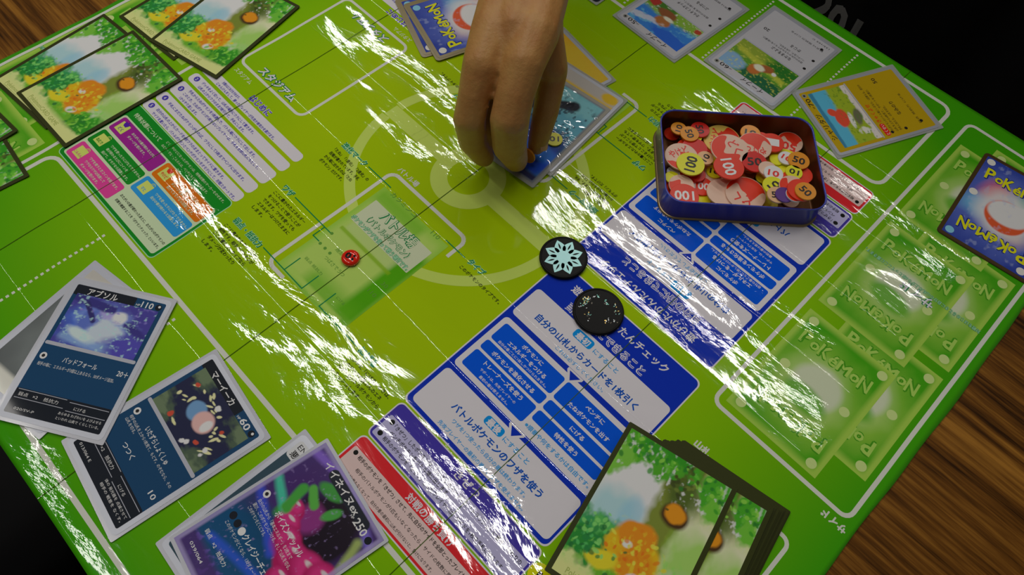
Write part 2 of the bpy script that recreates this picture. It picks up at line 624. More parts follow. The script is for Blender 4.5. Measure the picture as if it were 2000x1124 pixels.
def build_sheet():
    nx, ny = 208, 211
    xs = np.linspace(U0, U1, nx); ys = np.linspace(V0, V1, ny)
    X, Y = np.meshgrid(xs, ys)
    wob = 0.6 * np.sin(Y / 37.0) + 0.3 * np.sin(Y / 11.0)
    X2 = X.copy(); Y2 = Y.copy()
    X2[:, 0] += wob[:, 0]; X2[:, -1] += wob[:, -1]
    Y2[0, :] += 0.5 * np.sin(X[0, :] / 41.0); Y2[-1, :] += 0.8 * np.sin(X[-1, :] / 53.0)
    top = np.c_[X2.ravel(), Y2.ravel(), relief(X2, Y2).ravel()]
    n = len(top)
    idx = np.arange(n).reshape(ny, nx)
    q = np.stack([idx[:-1, :-1], idx[:-1, 1:], idx[1:, 1:], idx[1:, :-1]], -1).reshape(-1, 4).tolist()
    per = list(idx[0, :]) + list(idx[1:, -1]) + list(idx[-1, -2::-1]) + list(idx[-2:0:-1, 0])
    bot = top[per].copy(); bot[:, 2] = -1.0
    v = np.vstack([top, bot])
    k = len(per)
    for i in range(k):
        q.append((n + i, n + (i + 1) % k, per[(i + 1) % k], per[i]))
    q.append(tuple(range(n + k - 1, n - 1, -1)))
    me = bpy.data.meshes.new('sheet')
    me.from_pydata((v * MM).tolist(), [], [tuple(int(a) for a in f) for f in q])
    me.materials.append(sheet_mat())
    for p in me.polygons:
        p.use_smooth = len(p.vertices) == 4
    return new_obj('sheet', me, MAT)
build_sheet()

def em(s, u0, u1):
    w = sum(0.55 if ord(c) < 256 else 1.0 for c in s)
    return (u1 - u0) / w

def L(sh, s, u0, u1, vb, ink_name, layer, bold=0.012, outline=None, ow=0.06, hk=1.0):
    return sh.txt(s, u0, u1, vb, em(s, u0, u1) * hk, ink_name, layer, bold, outline, ow)

# ---- bench frames, dotted separators
def bench(v0, v1):
    sh = Sheet(); sh.frame(-420.3, v0, -14.0, v1, 10, 3.0, 'line', 1)
    o = sh.obj('bench_frame', MAT)
    for k in range(1, 5):
        u = -419 + k * 80.8
        sh = Sheet()
        n = int((v1 - v0 - 10) / 3.72)
        for i in range(n):
            y = v0 + 5.5 + i * 3.72
            sh.rr(u - 0.9, y, u + 0.9, y + 1.9, 0.3, 'line', 1)
        sh.obj('dotted_line', o)
bench(-105.0, 1.4)
bench(396.0, 503.2)

# ---- stadium zone
sh = Sheet(); sh.frame(-408.5, 139.0, -332.5, 241.5, 7, 2.2, 'line', 1)
st = sh.obj('stadium_frame', MAT)
for tf in (None, (-370.4, 189.6)):
    sh = Sheet(tf); sh.txt('スタジアム', -389.9, -349.3, 143.6, 8.2, 'white', 2, 0.03, 'green', 0.07); sh.obj('lettering', st)
    sh = Sheet(tf); sh.txt('スタジアム', -402.4, -383.2, 131.5, 4.4, 'line', 1, 0.015); sh.obj('lettering', st)

# ---- "getting started" rows
def intro(tf):
    root = None
    rows = [(113.4, 121.6), (101.8, 110.6), (86.6, 99.4), (75.4, 84.8), (65.0, 73.8)]
    texts = [[('対戦のはじめ方をきめます。', -397.3, -377.0, 117.8), ('じゃんけんをして、勝ったプレイヤーが先攻か後攻かを選びます。', -399.4, -330.3, 114.2)],
             [('デッキをよく切って、山札の場所にウラにして置きます。', -406.6, -343.8, 106.8), ('山札の上からウラのまま7枚引いて、手札にします。', -405.4, -349.7, 102.9)],
             [('手札からたねポケモンを1枚選んで、バトル場にウラにして出します。', -406.5, -326.4, 95.8),
              ('このとき、たねポケモンが1枚もないプレイヤーは、手札を全部山札にもどして、', -407.1, -316.2, 91.6), ('1からやり直します。', -405.8, -384.4, 87.6)],
             [('手札にまだたねポケモンがいれば、ウラにして5枚までベンチに出せます。', -406.5, -314.7, 79.0)],
             [('自分の山札の上からカードを6枚ウラのままとってサイドに置きます。', -406.5, -325.3, 70.0),
              ('サイドを置いたら、バトルポケモンとベンチポケモンをオモテにして、対戦スタートです。', -405.9, -306.6, 66.0)]]
    sh = Sheet(tf); sh.txt('はじめに', -372.7, -350.0, 123.6, 6.2, 'violettext', 2, 0.035, 'white', 0.05)
    root = sh.obj('intro_heading', MAT)
    for i, (a, b) in enumerate(rows):
        sh = Sheet(tf)
        sh.rr(-418, a, -303.5, b, 3.2, 'white', 1)
        if i:
            sh.disc(-412.2, (a + b) / 2 + 0.6, 2.3, 'violettext', 2)
            sh.txt(str(i + 1), -413.0, -411.4, (a + b) / 2 - 0.7, 3.4, 'white', 3, 0.02)
        for (s, u0, u1, vb) in texts[i]:
            sh.txt(s, u0, u1, vb, 2.75, 'violettext', 2, 0.022)
        sh.obj('instruction_row', root)
intro(None)
intro((-363.0, 190.3))

# ---- special conditions box
def status(tf):
    sh = Sheet(tf)
    sh.rr(-419.6, 2.6, -303.2, 64.4, 3.4, 'mint', 1)
    sh.rr(-419.0, 3.2, -303.8, 63.8, 3.0, 'panelgreen', 2)
    sh.rr(-416.6, 5.4, -305.6, 52.6, 2.2, 'palegreen', 3)
    L(sh, '特殊状態について', -412.3, -380.4, 56.0, 'palegreen', 4, 0.02)
    sh.txt('どく・やけどになったポケモンは、特殊状態のマーカーをのせます。', -376.5, -308.5, 59.4, 2.3, 'palegreen', 4, 0.012)
    sh.txt('ねむり・マヒ・こんらんは、ベンチにもどるとなおります。', -376.5, -322, 55.6, 2.3, 'palegreen', 4, 0.012)
    L(sh, 'おたがいの番が終わったあとに、おたがいのポケモンの', -358.6, -307.2, 14.2, 'black', 4, 0.02, hk=1.15)
    L(sh, '状態を確認することを「ポケモンチェック」といいます。', -357.8, -307.3, 10.0, 'black', 4, 0.02, hk=1.15)
    root = sh.obj('conditions_panel', MAT)
    for (x0, x1, y0, y1, ink_name, name, fl_ink, lines) in (
        (-415.0, -362.2, 37.8, 51.4, 'magenta', 'どく', 'violet', ['おたがいの番が終わるたびに', 'ダメージを受けます。']),
        (-415.0, -362.2, 21.9, 35.6, 'panelgreen', 'ねむり', 'panelgreen', ['ワザを使ったりにげたりできません。', '番が終わるたびにコインを', '投げて、オモテなら回復します。']),
        (-415.0, -361.6, 6.2, 20.0, 'pink', 'こんらん', 'pink', ['ワザを使うときコインを投げます。', 'ウラならワザは失敗して', 'ダメージを受けます。']),
        (-360.8, -307.2, 38.0, 51.8, 'orange', 'やけど', 'redflame', ['おたがいの番が終わるたびに', 'ダメージを受けます。コインを', '投げてオモテなら回復します。']),
        (-360.6, -306.9, 22.2, 36.2, 'sky', 'マヒ', 'sky', ['ワザを使ったりにげたりできません。', '自分の番が終わると回復します。'])):
        s2 = Sheet(tf)
        s2.rr(x0, y0, x1, y1, 2.0, ink_name, 4)
        s2.rr(x0 + 3.2, y1 - 10.8, x0 + 11.8, y1 - 2.6, 0.4, 'lime', 5)
        w = 2.1 * len(name)
        s2.txt(name, x0 + 7.5 - w / 2, x0 + 7.5 + w / 2, y1 - 9.2, 2.9 if len(name) < 4 else 2.4, fl_ink if fl_ink != 'redflame' else 'red', 6, 0.03)
        if fl_ink in ('redflame', 'violet'):
            s2.poly([(x0 + 6.0, y1 - 5.2), (x0 + 8.6, y1 - 5.4), (x0 + 9.6, y1 - 3.4), (x0 + 9.4, y1 - 1.2), (x0 + 8.2, y1 - 2.4), (x0 + 7.4, y1 - 0.4), (x0 + 6.4, y1 - 2.2), (x0 + 5.2, y1 - 1.4), (x0 + 5.0, y1 - 3.6)], fl_ink, 6)
        else:
            s2.arc(x0 + 9.8, y1 - 2.6, 1.5, 1.9, 20, 300, 'lime', 6, 16)
            s2.arc(x0 + 9.8, y1 - 2.6, 0.7, 1.0, 60, 340, 'lime', 6, 12)
        for i, t in enumerate(lines):
            n = len(t)
            s2.txt(t, x0 + 16.5, x0 + 16.5 + 2.15 * n, y1 - 5.2 - 3.5 * i, 2.3, 'palegreen', 5, 0.02)
        s2.obj('condition_box', root)
status(None)
status((-363.0, 190.3))

# ---- battle zone, callouts
PIV = (-215.0, 191.6)
sh = Sheet()
cx, cy = -215.0, 192.0
sh.arc(cx, cy, 14.3, 26.0, 0, 360, 'ring', 1, 64)
sh.arc(cx, cy, 76.3, 83.8, 4.5, 175.5, 'ring', 1, 80)
sh.arc(cx, cy, 76.3, 83.8, 184.5, 355.5, 'ring', 1, 80)
for sg in (-1, 1):
    sh.line([(cx + sg * 24.2, cy), (cx + sg * 50, cy), (cx + sg * 76, cy)], 11.5, 'ring', 1.3)
sh.obj('centre_emblem', MAT)
def ghost_card():
    p = Paint(64, 88, (150, 178, 84), 0.8)
    p.mix((1 - p.box(0.05, 0.95, 0.05, 0.95, 0.08)) * 0.6, (116, 168, 40))
    p.mix(p.box(0.78, 1.0, 0.08, 0.80, 0.08), (70, 142, 14))
    p.mix(p.box(0.3, 0.98, 0.02, 0.20, 0.12) * 0.7, (84, 150, 24))
    p.mix(p.box(0.10, 0.90, 0.03, 0.07, 0.02), (146, 178, 80))
    p.mix(p.box(0.03, 0.7, 0.86, 0.99, 0.08) * 0.7, (92, 154, 20))
    p.mix(p.box(0.12, 0.80, 0.55, 0.80, 0.04) * 0.5, (160, 176, 120))
    p.mix(p.box(0.08, 0.84, 0.52, 0.55, 0.01) * 0.8, (112, 152, 24))
    return p
def card_print(paint, x0, y0, layer, name, parent, tf=None):
    me = paint.mesh(name, x0, y0, 0.0, painted('printed_card_vinyl', 0.04, 0.0, vinyl=True))
    n = len(me.vertices)
    co = np.zeros(n * 3); me.vertices.foreach_get('co', co); co = co.reshape(-1, 3)
    if tf is not None:
        co[:, 0] = 2 * tf[0] * MM - co[:, 0]; co[:, 1] = 2 * tf[1] * MM - co[:, 1]
    co[:, 2] = (relief(co[:, 0] / MM, co[:, 1] / MM) + 0.05 * layer) * MM
    me.vertices.foreach_set('co', co.ravel()); me.update()
    return new_obj(name, me, parent)
GC = ghost_card()
def battle(tf):
    sh = Sheet(tf)
    for pts in ([(-178, 141), (-178, 158), (-253.5, 158), (-253.5, 58)], [(-253.5, 60), (-253.5, 54.0), (-238, 54.0)]):
        pass
    r = 6
    path = [(-178.5, 141.0), (-178.5, 152.0)]
    path += [(-184.5 + r * math.cos(math.radians(a)), 151.5 + r * math.sin(math.radians(a))) for a in range(0, 91, 15)]
    path += [(-247.0 + r * math.cos(math.radians(a)), 151.5 + r * math.sin(math.radians(a))) for a in range(90, 181, 15)]
    path += [(-253.0, 66.0)]
    path += [(-247.0 + r * math.cos(math.radians(a)), 61.0 + r * math.sin(math.radians(a))) for a in range(180, 271, 15)]
    path += [(-237.5, 55.0)]
    sh.line(path, 2.6, 'line', 2)
    root = sh.obj('battle_frame', MAT)
    card_print(GC, -247.5, 57.5, 1.6, 'card_picture', root, tf)
    sh = Sheet(tf)
    sh.rr(-243.0, 113.0, -187.0, 134.5, 0.5, 'cardwhite', 3)
    sh.txt('カラミンゴ', -240.0, -215.0, 144.0, 4.2, 'ghosttext', 3, 0.01)
    sh.txt('110', -199, -192, 143.4, 5.0, 'ghosttext', 3, 0.0)
    sh.txt('30', -192, -187.2, 96.2, 4.0, 'ghosttext', 3)
    sh.txt('110', -194, -187.2, 87.0, 4.0, 'ghosttext', 3)
    sh.txt('連続つつき', -231, -212, 91, 3.4, 'ghosttext', 3)
    sh.txt('つばさでうつ', -231, -212, 82, 3.4, 'ghosttext', 3)
    sh.txt('にげる', -203, -196, 70, 2.4, 'ghosttext', 3)
    sh.txt('弱点 抵抗力', -239, -222, 73, 2.4, 'ghosttext', 3)
    for k, (a, b) in enumerate(((-242, 97), (-241, 87), (-236, 87), (-231, 87))):
        sh.disc(a, b, 1.1, 'ghosttext', 3)
    sh.obj('card_lettering', root)
    for (s, a, b, y, h) in (('バトル場', -231.5, -198.3, 127.2, 9.0), ('（バトルポケモン）', -235.5, -194.8, 119.6, 5.2)):
        s2 = Sheet(tf); s2.txt(s, a, b, y, h, 'cardwhite', 4, 0.02, 'green', 0.06); s2.obj('lettering', root)
    s2 = Sheet(tf); s2.txt('ポケモンがワザを使って戦う場所です。', -244.0, -188.1, 114.0, 3.8, 'mint', 4, 0.02, 'green', 0.05); s2.obj('lettering', root)
    s2 = Sheet(tf); s2.txt('バトル場', -252.4, -233.0, 160.6, 4.8, 'line', 2, 0.03); s2.obj('lettering', root)
    for (title, a, b, y, lines, ln) in (
        ('進化マーク', -294.4, -269.8, 145.8, ['「たね」「1進化」「2進化」の', '段階が書かれています。手札', 'から場に出せるのは「たね', 'ポケモン」だけです。'], [[(-267.3, 148), (-244.3, 148)]]),
        ('ワザ', -293.0, -282.7, 94.4, ['ここに書かれたエネルギー', 'をつけることで使うことが', 'できます。ワザを使っても', 'エネルギーはつけたままに', 'します。'], [[(-280.4, 96.6), (-243.3, 96.6)], [(-249.0, 96.4), (-249.0, 87.4), (-243.0, 87.4)]]),
        ('弱点・抵抗力', -292.9, -264.6, 56.4, ['ここに書かれたタイプとの', '相性です。相手のポケモンが', 'ここに書かれたタイプなら', 'ダメージが変わったり', 'します。'], [[(-262.5, 58.9), (-222.6, 58.9), (-222.6, 71.6)], [(-240.7, 59.2), (-240.7, 71.0)]]),
        ('にげる', -166.5, -151.3, 57.8, ['ベンチに「にげる」ときは、', 'このマークの数ぶんのエネ', 'ルギーをバトルポケモンから', 'トラッシュします。'], [[(-169.2, 59.2), (-205.6, 59.2), (-205.6, 71.7)]]),
        ('タイプ', -166.9, -152.8, 146.4, ['このポケモンのタイプです。'], [[(-187.8, 147.5), (-170.3, 147.5)]])):
        s2 = Sheet(tf)
        s2.txt(title, a, b, y, em(title, a, b) * 1.05, 'green', 3, 0.03, 'mint', 0.06)
        for i, t in enumerate(lines):
            full = max(len(q) for q in lines)
            w = 36.0 * len(t) / max(13, full)
            s2.txt(t, a - 0.6, a - 0.6 + w, y - 6.2 - 4.25 * i, 3.0, 'black', 3, 0.012)
        for q in ln:
            s2.line(q, 0.75, 'green', 3)
        s2.obj('callout', root)
battle(None)
battle(PIV)

# ---- turn check panel (blue), knock-out panel (purple), winning panel (red)
def rules(tf):
    sh = Sheet(tf)
    sh.rr(-126.0, 58.2, -10.6, 192.2, 4.0, 'white', 1)
    sh.rr(-125.1, 59.1, -11.5, 191.3, 3.6, 'navy', 2)
    L(sh, '遊びかたかんたんチェック', -107.4, -30.2, 180.6, 'white', 3, 0.03)
    sh.txt('自分の番にできること', -101.5, -38.8, 169.2, 6.6, 'navy', 3, 0.0, 'white', 0.075)
    root = sh.obj('turn_panel', MAT)
    def box(y0, y1, name='step_box'):
        s2 = Sheet(tf); s2.rr(-122.4, y0, -13.0, y1, 3.0, 'white', 3)
        return s2
    s2 = box(142.4, 166.8)
    s2.rr(-86.2, 158.4, -71.6, 164.8, 2.0, 'badge', 4)
    s2.txt('最初', -84.0, -73.8, 159.4, 5.0, 'white', 5, 0.04)
    L(s2, 'にすること', -69.6, -50.3, 159.3, 'inksky', 4, 0.02)
    L(s2, '自分の山札からカードを1枚引く', -109.3, -27.9, 150.0, 'inknavy', 4, 0.035)
    L(s2, 'これは必ずしてください。', -86.8, -48.2, 144.6, 'inksky', 4, 0.01)
    s2.obj('step_box', root)
    s2 = box(94.0, 138.8)
    L(s2, '※順番や何をするかは自由です。', -66.0, -16.5, 97.6, 'inksky', 4, 0.025)
    b2 = s2.obj('step_box', root)
    s2 = box(61.6, 90.2)
    s2.rr(-84.2, 82.0, -70.2, 87.6, 2.0, 'badge', 4)
    s2.txt('最後', -82.2, -72.2, 82.9, 5.0, 'white', 5, 0.04)
    L(s2, 'にすること', -68.6, -49.0, 82.6, 'inksky', 4, 0.02)
    L(s2, 'バトルポケモンのワザを使う', -102.6, -31.4, 74.6, 'inknavy', 4, 0.035)
    L(s2, 'ワザを1つ使ったら自分の番は終わります。', -96.0, -37.2, 69.0, 'inksky', 4, 0.02)
    L(s2, '先攻プレイヤーの最初の番は、ワザを使えません。', -101.2, -33.0, 63.2, 'inksky', 4, 0.02)
    s2.obj('step_box', root)
    for ty in (138.0, 89.6):
        s2 = Sheet(tf)
        s2.poly([(-72.6, ty + 4.2), (-60.8, ty + 4.2), (-60.8, ty + 2.6), (-66.6, ty - 3.6), (-72.6, ty + 2.6)], 'white', 4)
        s2.poly([(-70.8, ty + 3.0), (-62.4, ty + 3.0), (-66.6, ty - 1.9)], 'navy', 5)
        s2.obj('arrow', root)
    for (x0, x1, y0, y1, lines) in (
        (-119.0, -68.6, 121.4, 135.2, [('ポケモンに', -101.2, -84.4, 130.4, .035), ('エネルギーをつける', -108.6, -77.6, 125.6, .035), ('自分の番ごとに1枚しかつけられません。', -113.2, -73.2, 122.4, .015)]),
        (-119.0, -68.4, 112.4, 119.6, [('ポケモンを進化させる', -110.6, -76.0, 114.2, .035)]),
        (-119.0, -68.2, 97.4, 110.6, [('トレーナーズを使う', -109.0, -77.6, 106.2, .035), ('サポートは、先攻プレイヤーの', -107.8, -78.8, 102.2, .015), ('最初の番は使えません。', -104.9, -81.2, 98.6, .015)]),
        (-66.6, -16.3, 121.6, 135.4, [('ベンチに', -48.9, -34.8, 130.2, .035), ('たねポケモンを出す', -57.2, -26.2, 124.4, .035)]),
        (-66.4, -16.5, 112.5, 119.7, [('にげる', -46.6, -36.4, 114.6, .035)]),
        (-66.3, -16.4, 103.4, 110.7, [('特性を使う', -50.2, -33.2, 105.4, .035)])):
        s2 = Sheet(tf)
        s2.rr(x0, y0, x1, y1, 1.8, 'button', 4)
        for (t, a, b, y, bo) in lines:
            L(s2, t, a, b, y, 'white', 5, bo)
        s2.obj('button', b2)
    # purple
    sh = Sheet(tf)
    sh.rr(-125.0, 30.4, -9.9, 57.0, 3.6, 'white', 1)
    sh.rr(-124.2, 31.2, -10.7, 56.2, 3.2, 'purple', 2)
    sh.rr(-122.6, 32.6, -12.0, 47.4, 1.2, 'lilac', 3)
    L(sh, 'きぜつ', -73.0, -55.0, 49.6, 'white', 3, 0.03)
    for y in (44.6, 35.8):
        sh.disc(-118.8, y, 1.6, 'black', 4)
    L(sh, '「きぜつ」したポケモンは、ついているカードごと「トラッシュ」に置き、代わりの', -116.0, -14.6, 43.2, 'black', 4, 0.015, hk=1.15)
    L(sh, 'ベンチポケモンをバトル場に出します。', -115.2, -66.5, 39.2, 'black', 4, 0.015, hk=1.1)
    L(sh, '相手のポケモンを「きぜつ」させたプレイヤーは、サイドを1枚を手札に加えます。', -115.5, -19.0, 34.4, 'black', 4, 0.015, hk=1.15)
    sh.obj('knockout_panel', MAT)
    sh = Sheet(tf)
    sh.rr(-125.0, 3.6, -9.9, 29.4, 3.6, 'white', 1)
    sh.rr(-124.2, 4.4, -10.7, 28.6, 3.2, 'red', 2)
    sh.rr(-122.6, 5.8, -12.0, 21.6, 1.2, 'pinkbox', 3)
    L(sh, '対戦の勝ち負け', -82.0, -46.0, 22.8, 'white', 3, 0.03)
    for y in (19.0,):
        sh.disc(-119.4, y, 1.4, 'black', 4)
    L(sh, '相手のポケモンを「きぜつ」させて、先に自分のサイドを全部とったプレイヤーの勝ちです。', -116.5, -14.0, 17.6, 'black', 4, 0.018, hk=1.15)
    L(sh, '相手のバトルポケモンが1匹もいなくなったら、サイドの枚数に関係なく勝ちです。', -112.0, -16.0, 12.4, 'black', 4, 0.006)
    L(sh, '山札が1枚もなくなって、自分の番の最初に山札が引けないと、負けになります。', -116.0, -44.0, 7.6, 'black', 4, 0.006, hk=1.15)
    sh.obj('winning_panel', MAT)
rules(None)
rules((-69.2, 196.8))
sh = Sheet(); sh.disc(-4.0, 47.0, 6.2, 'yellow', 2); sh.txt('1', -5.2, -3.0, 44.6, 6.5, 'black', 3, 0.02); sh.obj('number_spot', MAT)

# ---- logo lettering (letters of uneven size)
def logo_pieces(x0, x1, y, h):
    out = []
    sp = [('P', 1.25, 0.00, 0.06), ('o', 0.95, 0.10, -0.06), ('K', 1.15, 0.02, 0.04), ('é', 1.0, 0.02, -0.05), ('M', 0.95, 0.02, 0.04), ('o', 0.95, 0.10, -0.04), ('N', 1.2, -0.04, 0.08)]
    widths = [0.66, 0.58, 0.70, 0.55, 0.84, 0.58, 0.72]
    tot = sum(widths)
    k = (x1 - x0) / tot
    x = x0
    for (ch, sz, dy, rot), w in zip(sp, widths):
        out.append((ch, x + 0.02 * k, x + (w - 0.03) * k, y + dy * h, h * sz, rot))
        x += w * k
    return out

# ---- prize zone with printed card backs
def back_ghost():
    p = Paint(63, 88, (58, 138, 16), 1.0)
    p.blob(0.5, 0.47, 0.46, 0.34, (132, 170, 60), 0.9, 0, 0.25, 5, 0.9)
    p.blob(0.5, 0.50, 0.30, 0.22, (160, 180, 120), 0.8, 0, 0.15, 5, 0.8)
    p.blob(0.52, 0.52, 0.24, 0.17, (176, 182, 160), 0.3, 20, 0.1, 5, 0.85)
    p.blob(0.50, 0.40, 0.24, 0.09, (82, 148, 30), 0.4, -8, 0.08, 5, 0.9)
    p.mix(1 - p.box(0.055, 0.945, 0.04, 0.96, 0.05), (138, 172, 66))
    return p
BG = back_ghost()
def back_print(x0, y0, layer, root, tf=None):
    o = card_print(BG, x0, y0, layer, 'printed_card', root, tf)
    for flip in (False, True):
        cxm, cym = x0 + 31.5, y0 + 44
        sh = Sheet(tf)
        for (ch, a, b, y, h, rot) in logo_pieces(x0 + 6.5, x0 + 56.5, y0 + 65.0, 11.0):
            for (bo, nm, ly) in ((0.10, 'logodark', layer + 0.35), (0.035, 'logo', layer + 0.7)):
                v, f = text_at(ch, a, b, y, h, bo, rot)
                if flip:
                    v = np.c_[2 * cxm - v[:, 0], 2 * cym - v[:, 1], v[:, 2:]]
                sh.add(v, f, nm, ly)
        sh.obj('logo_lettering', root)
    for (dx, dy) in ((6.8, 5.8), (56.6, 5.8), (6.8, 82.0), (56.6, 82.0), (10.5, 45.5), (53.0, 45.5)):
        sh = Sheet(tf)
        sh.disc(x0 + dx, y0 + dy, 3.2, 'dot', layer + 0.4)
        sh.obj('corner_dot', root)
def prize(tf, x1):
    sh = Sheet(tf); sh.frame(-1.2, 187.2, x1, 500.5, 7, 2.6, 'line', 1)
    root = sh.obj('prize_frame', MAT)
    for (a, b) in ((26.5, 213.5), (26.5, 308.0), (26.5, 403.5)):
        back_print(a, b, 1.0, root, tf)
    for (a, b) in ((5.6, 194.0), (5.6, 290.5), (5.6, 388.0)):
        back_print(a, b, 2.0, root, tf)
    for (s, a, b, y, h, i1, i2, bo, ow) in (('サイド', 36.0, 59.6, 339.0, 8.6, 'white', 'green', 0.03, 0.06),
                                         ('対戦をはじめるときに自分の山札の上から6枚とってここに置きます。', 5.4, 89.8, 346.0, 3.2, 'mint', 'green', 0.01, 0.05),
                                         ('サイド', 81.4, 96.9, 180.6, 5.4, 'line', None, 0.05, 0)):
        v, f = text_at(s, a, b, y, h, bo)
        cxm, cym = (a + b) / 2, y + h * 0.35
        sh = Sheet(tf)
        if i2:
            v2, f2 = text_at(s, a, b, y, h, bo + ow)
            sh.add(np.c_[2 * cxm - v2[:, 0], 2 * cym - v2[:, 1], v2[:, 2:]], f2, i2, 3.6)
        sh.add(np.c_[2 * cxm - v[:, 0], 2 * cym - v[:, 1], v[:, 2:]], f, i1, 4.2 if i2 else 1)
        sh.obj('lettering', root)
prize(None, 95.6)
prize((-212.6, 194.0), 92.5)
# ---- deck zone
def deck_zone(tf):
    sh = Sheet(tf); sh.frame(7.0, 60.0, 80.0, 157.0, 6, 2.4, 'line', 1)
    r = sh.obj('deck_frame', MAT)
    sh = Sheet(tf); L(sh, '山札', 8.6, 19.0, 159.8, 'line', 1, 0.05); sh.obj('lettering', r)
deck_zone(None)
# ---- folds in the sheet
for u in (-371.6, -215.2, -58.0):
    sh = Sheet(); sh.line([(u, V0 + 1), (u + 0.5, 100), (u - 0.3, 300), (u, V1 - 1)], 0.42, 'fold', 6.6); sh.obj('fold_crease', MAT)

# ------------------------------------------------------------------ cards
CLEAR = mat('clear_sleeve', (0.62, 0.64, 0.62, 1), 0.12, 0.5, alpha=0.55)
SILVER = mat('grey_sleeve', C(158, 160, 168), 0.22, 0.5, coat=0.5, coat_r=0.1)
SILVER_IN = mat('silver_card_border', C(148, 151, 160), 0.3, 0.5, metal=0.25)
OLIVE = mat('dark_olive_sleeve', C(44, 48, 16), 0.4, 0.12, coat=0.2, coat_r=0.05)
BROWNB = mat('dark_brown_sleeve', C(60, 46, 24), 0.4, 0.12, coat=0.25, coat_r=0.05)
SMOKE = mat('smoky_sleeve', C(112, 100, 62), 0.2, 0.5, coat=0.5, coat_r=0.08)
PAINT = painted('printed_picture', 0.45, 0.3, 0.06)
PAINTG = painted('printed_picture_glossy', 0.4, 1.0, 0.04, bump=0.0030)
PAINTH = painted('printed_picture_foil', 0.2, 0.8, 0.06)
def cm(name, r, g, b, rough=0.3):
    return mat('card_' + name, C(r, g, b), 0.45, 0.12, coat=0.25, coat_r=0.05)
TEAL = cm('teal', 10, 54, 88); BLACKB = cm('black', 14, 20, 30); WHITET = cm('white_text', 205, 208, 210); INKT = cm('ink', 30, 28, 28)
GREYF = cm('grey_face', 160, 160, 165); STEEL = cm('steel_bar', 150, 152, 162); YELF = cm('yellow_face', 158, 132, 14); REDT = cm('red_text', 185, 30, 20)
ORF = cm('orange_face', 205, 140, 30); GOLD = cm('logo_gold', 208, 186, 18); BLUED = cm('logo_blue', 22, 36, 110); BALLW = cm('ball_white', 206, 204, 210)
BALLR = cm('ball_red', 205, 62, 40); DOTS = cm('corner_dot', 190, 186, 180); DOTB = cm('corner_dot_blue', 110, 165, 205)

SLEEVE = {}
def sleeve_mesh(kind):
    if kind not in SLEEVE:
        m = {'clear': CLEAR, 'silver': SILVER, 'olive': OLIVE, 'brown': BROWNB, 'smoke': SMOKE}[kind]
        w, h = (66.5, 92.0)
        if kind == 'brown':
            w, h = 63.5, 89.0
        SLEEVE[kind] = slab_mesh('sleeve', w, h, 0.45, 0.9 if kind not in ('brown', 'smoke') else 3.0, [m])
    return SLEEVE[kind]

def card_root(name, label, cat, cx, cy, ang, z, kind, group=None):
    r = thing(name, label, cat, (cx * MM, cy * MM, z * MM), math.radians(ang), group)
    new_obj('sleeve', sleeve_mesh(kind), r)
    return r

FACE = {}
def face(parent, key, m, w=63.0, h=88.0):
    if key not in FACE:
        FACE[key] = slab_mesh('card_face', w, h, 0.12, 3.0, [m], 0.45)
    return new_obj('card_face', FACE[key], parent)

